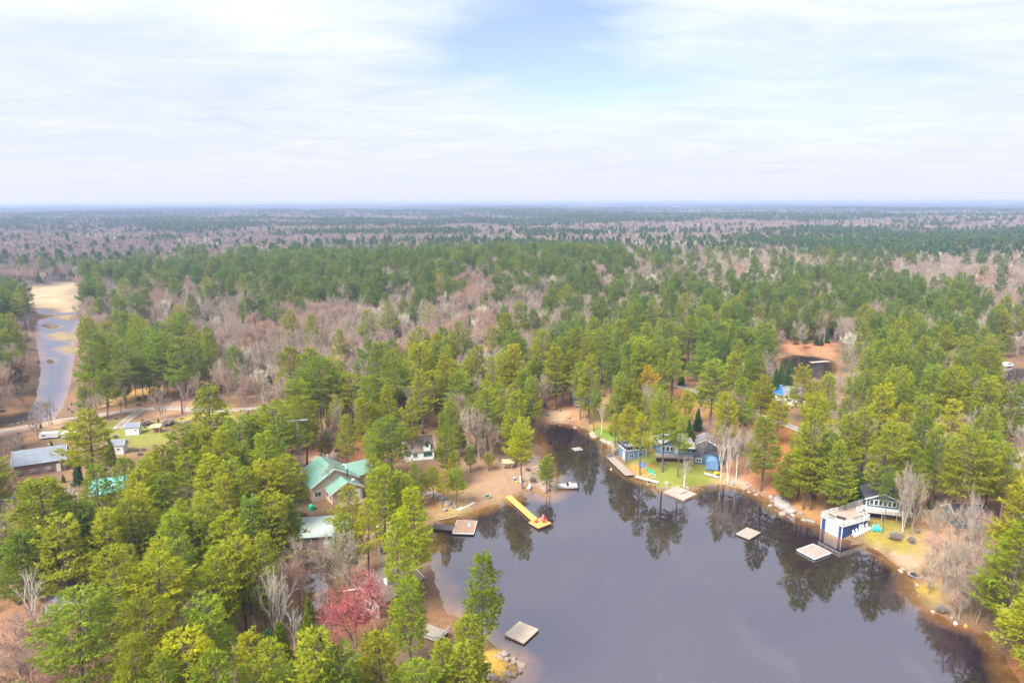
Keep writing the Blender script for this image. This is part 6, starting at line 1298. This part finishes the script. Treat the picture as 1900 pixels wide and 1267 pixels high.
for rmin, rmax, sp, seed, big in ((700, 1900, 7.0, 81, 1.0), (1900, 4200, 10.5, 82, 1.25)):
    x, y, r = place_random(0, rmin, rmax, sp, seed, 0); z = hgt(x, y) - 0.2; u, v, dep, pine, red = classify(x, y, z, r)
    q = r.uniform(size=len(x)); h = np.where(pine, r.uniform(11, 18.5, len(x)), r.uniform(10, 15, len(x)))
    pale = waves(x, y, 120, 91) > 0.75
    kk = np.where(pine, 'P', np.where(q < red * 0.5, 'K', np.where(q < red * 0.5 + 0.12, 'S', np.where(pale & (q > 0.5), 'A', 'B'))))
    for k in LODS:
        m = kk == k; hh = h[m] / {'P': 18, 'S': 12, 'A': 13}.get(k, 14); acc[k].append(np.column_stack([x[m], y[m], z[m], hh * big * r.uniform(0.9, 1.15, m.sum()), hh]))
for k, nm in (('P', 'distant_pine_forest'), ('S', 'distant_spruce_forest'), ('B', 'distant_bare_forest'), ('K', 'distant_budding_forest'), ('A', 'distant_aspen_forest')):
    a_ = np.concatenate(acc[k]); n = len(a_); print(nm, n)
    scatter(nm, a_[:, :3], rs.uniform(0, 6.28, n), a_[:, [3, 3, 4]], rs.randint(0, len(LODS[k]), n), LODS[k])
# beyond that, clumps of a dozen trees
def clump(seed, pines):
    r = np.random.RandomState(seed); parts = []
    for i in range(13):
        isp = r.uniform() < pines; o_ = np.array([r.uniform(-17, 17), r.uniform(-17, 17), 0]); hh = r.uniform(12, 20) if isp else r.uniform(9, 14)
        n = 46; t = r.uniform(0, 1, n); a = r.uniform(0, 6.28, n); rr = (4.6 * (1 - t) ** 0.7 if isp else 5.2 * np.sin(PI * (0.15 + 0.8 * t))) * r.uniform(0.5, 1, n)
        b = TB(seed * 50 + i); b.blades(o_ + np.stack([np.cos(a) * rr, np.sin(a) * rr, hh * (0.25 + 0.72 * t)], 1), np.stack([np.cos(a), np.sin(a), r.uniform(-0.2, 1, n)], 1), 2.6 if isp else 2.4, 2.0 if isp else 1.1)
        v, tt = b.leaf(); parts.append((v, tt, 0 if isp else 1))
    return proto_obj('far_clump', parts, [TM['farneedles'], TM['fartwigs']])
CL = [clump(s, p) for s, p in ((1, 0.95), (2, 0.9), (3, 0.45), (4, 0.15), (5, 0.08))]
x, y, r = place_random(0, 4200, 11500, 30, 83, 0); z = hgt(x, y) - 0.3
g = waves(x, y, 900, 95) + 0.6 * waves(x, y * 2.2, 2600, 96); ci = np.clip(np.digitize(-g + r.normal(size=len(x)) * 0.25, [-0.7, -0.25, 0.1, 0.5]), 0, 4)
scatter('horizon_forest', np.column_stack([x, y, z]), r.uniform(0, 6.28, len(x)), np.tile([1.1, 1.1, 1.0], (len(x), 1)), ci, CL); print('clumps', len(x))

# ------------------------------------------------------------------ haze
hb = MB().boxm((-36000, -2600, -3.4), (36000, 38000, 69.0)); hm = bpy.data.materials.new('haze_air'); hm.use_nodes = True; t = hm.node_tree; t.nodes.clear()
pv = N(t, 'ShaderNodeVolumePrincipled'); pv.inputs['Color'].default_value = (0.46, 0.55, 0.86, 1); pv.inputs['Density'].default_value = HAZE_DENSITY; pv.inputs['Anisotropy'].default_value = 0.25
ou = N(t, 'ShaderNodeOutputMaterial'); t.links.new(pv.outputs[0], ou.inputs['Volume'])
hb.build('haze', hm, kind='stuff')
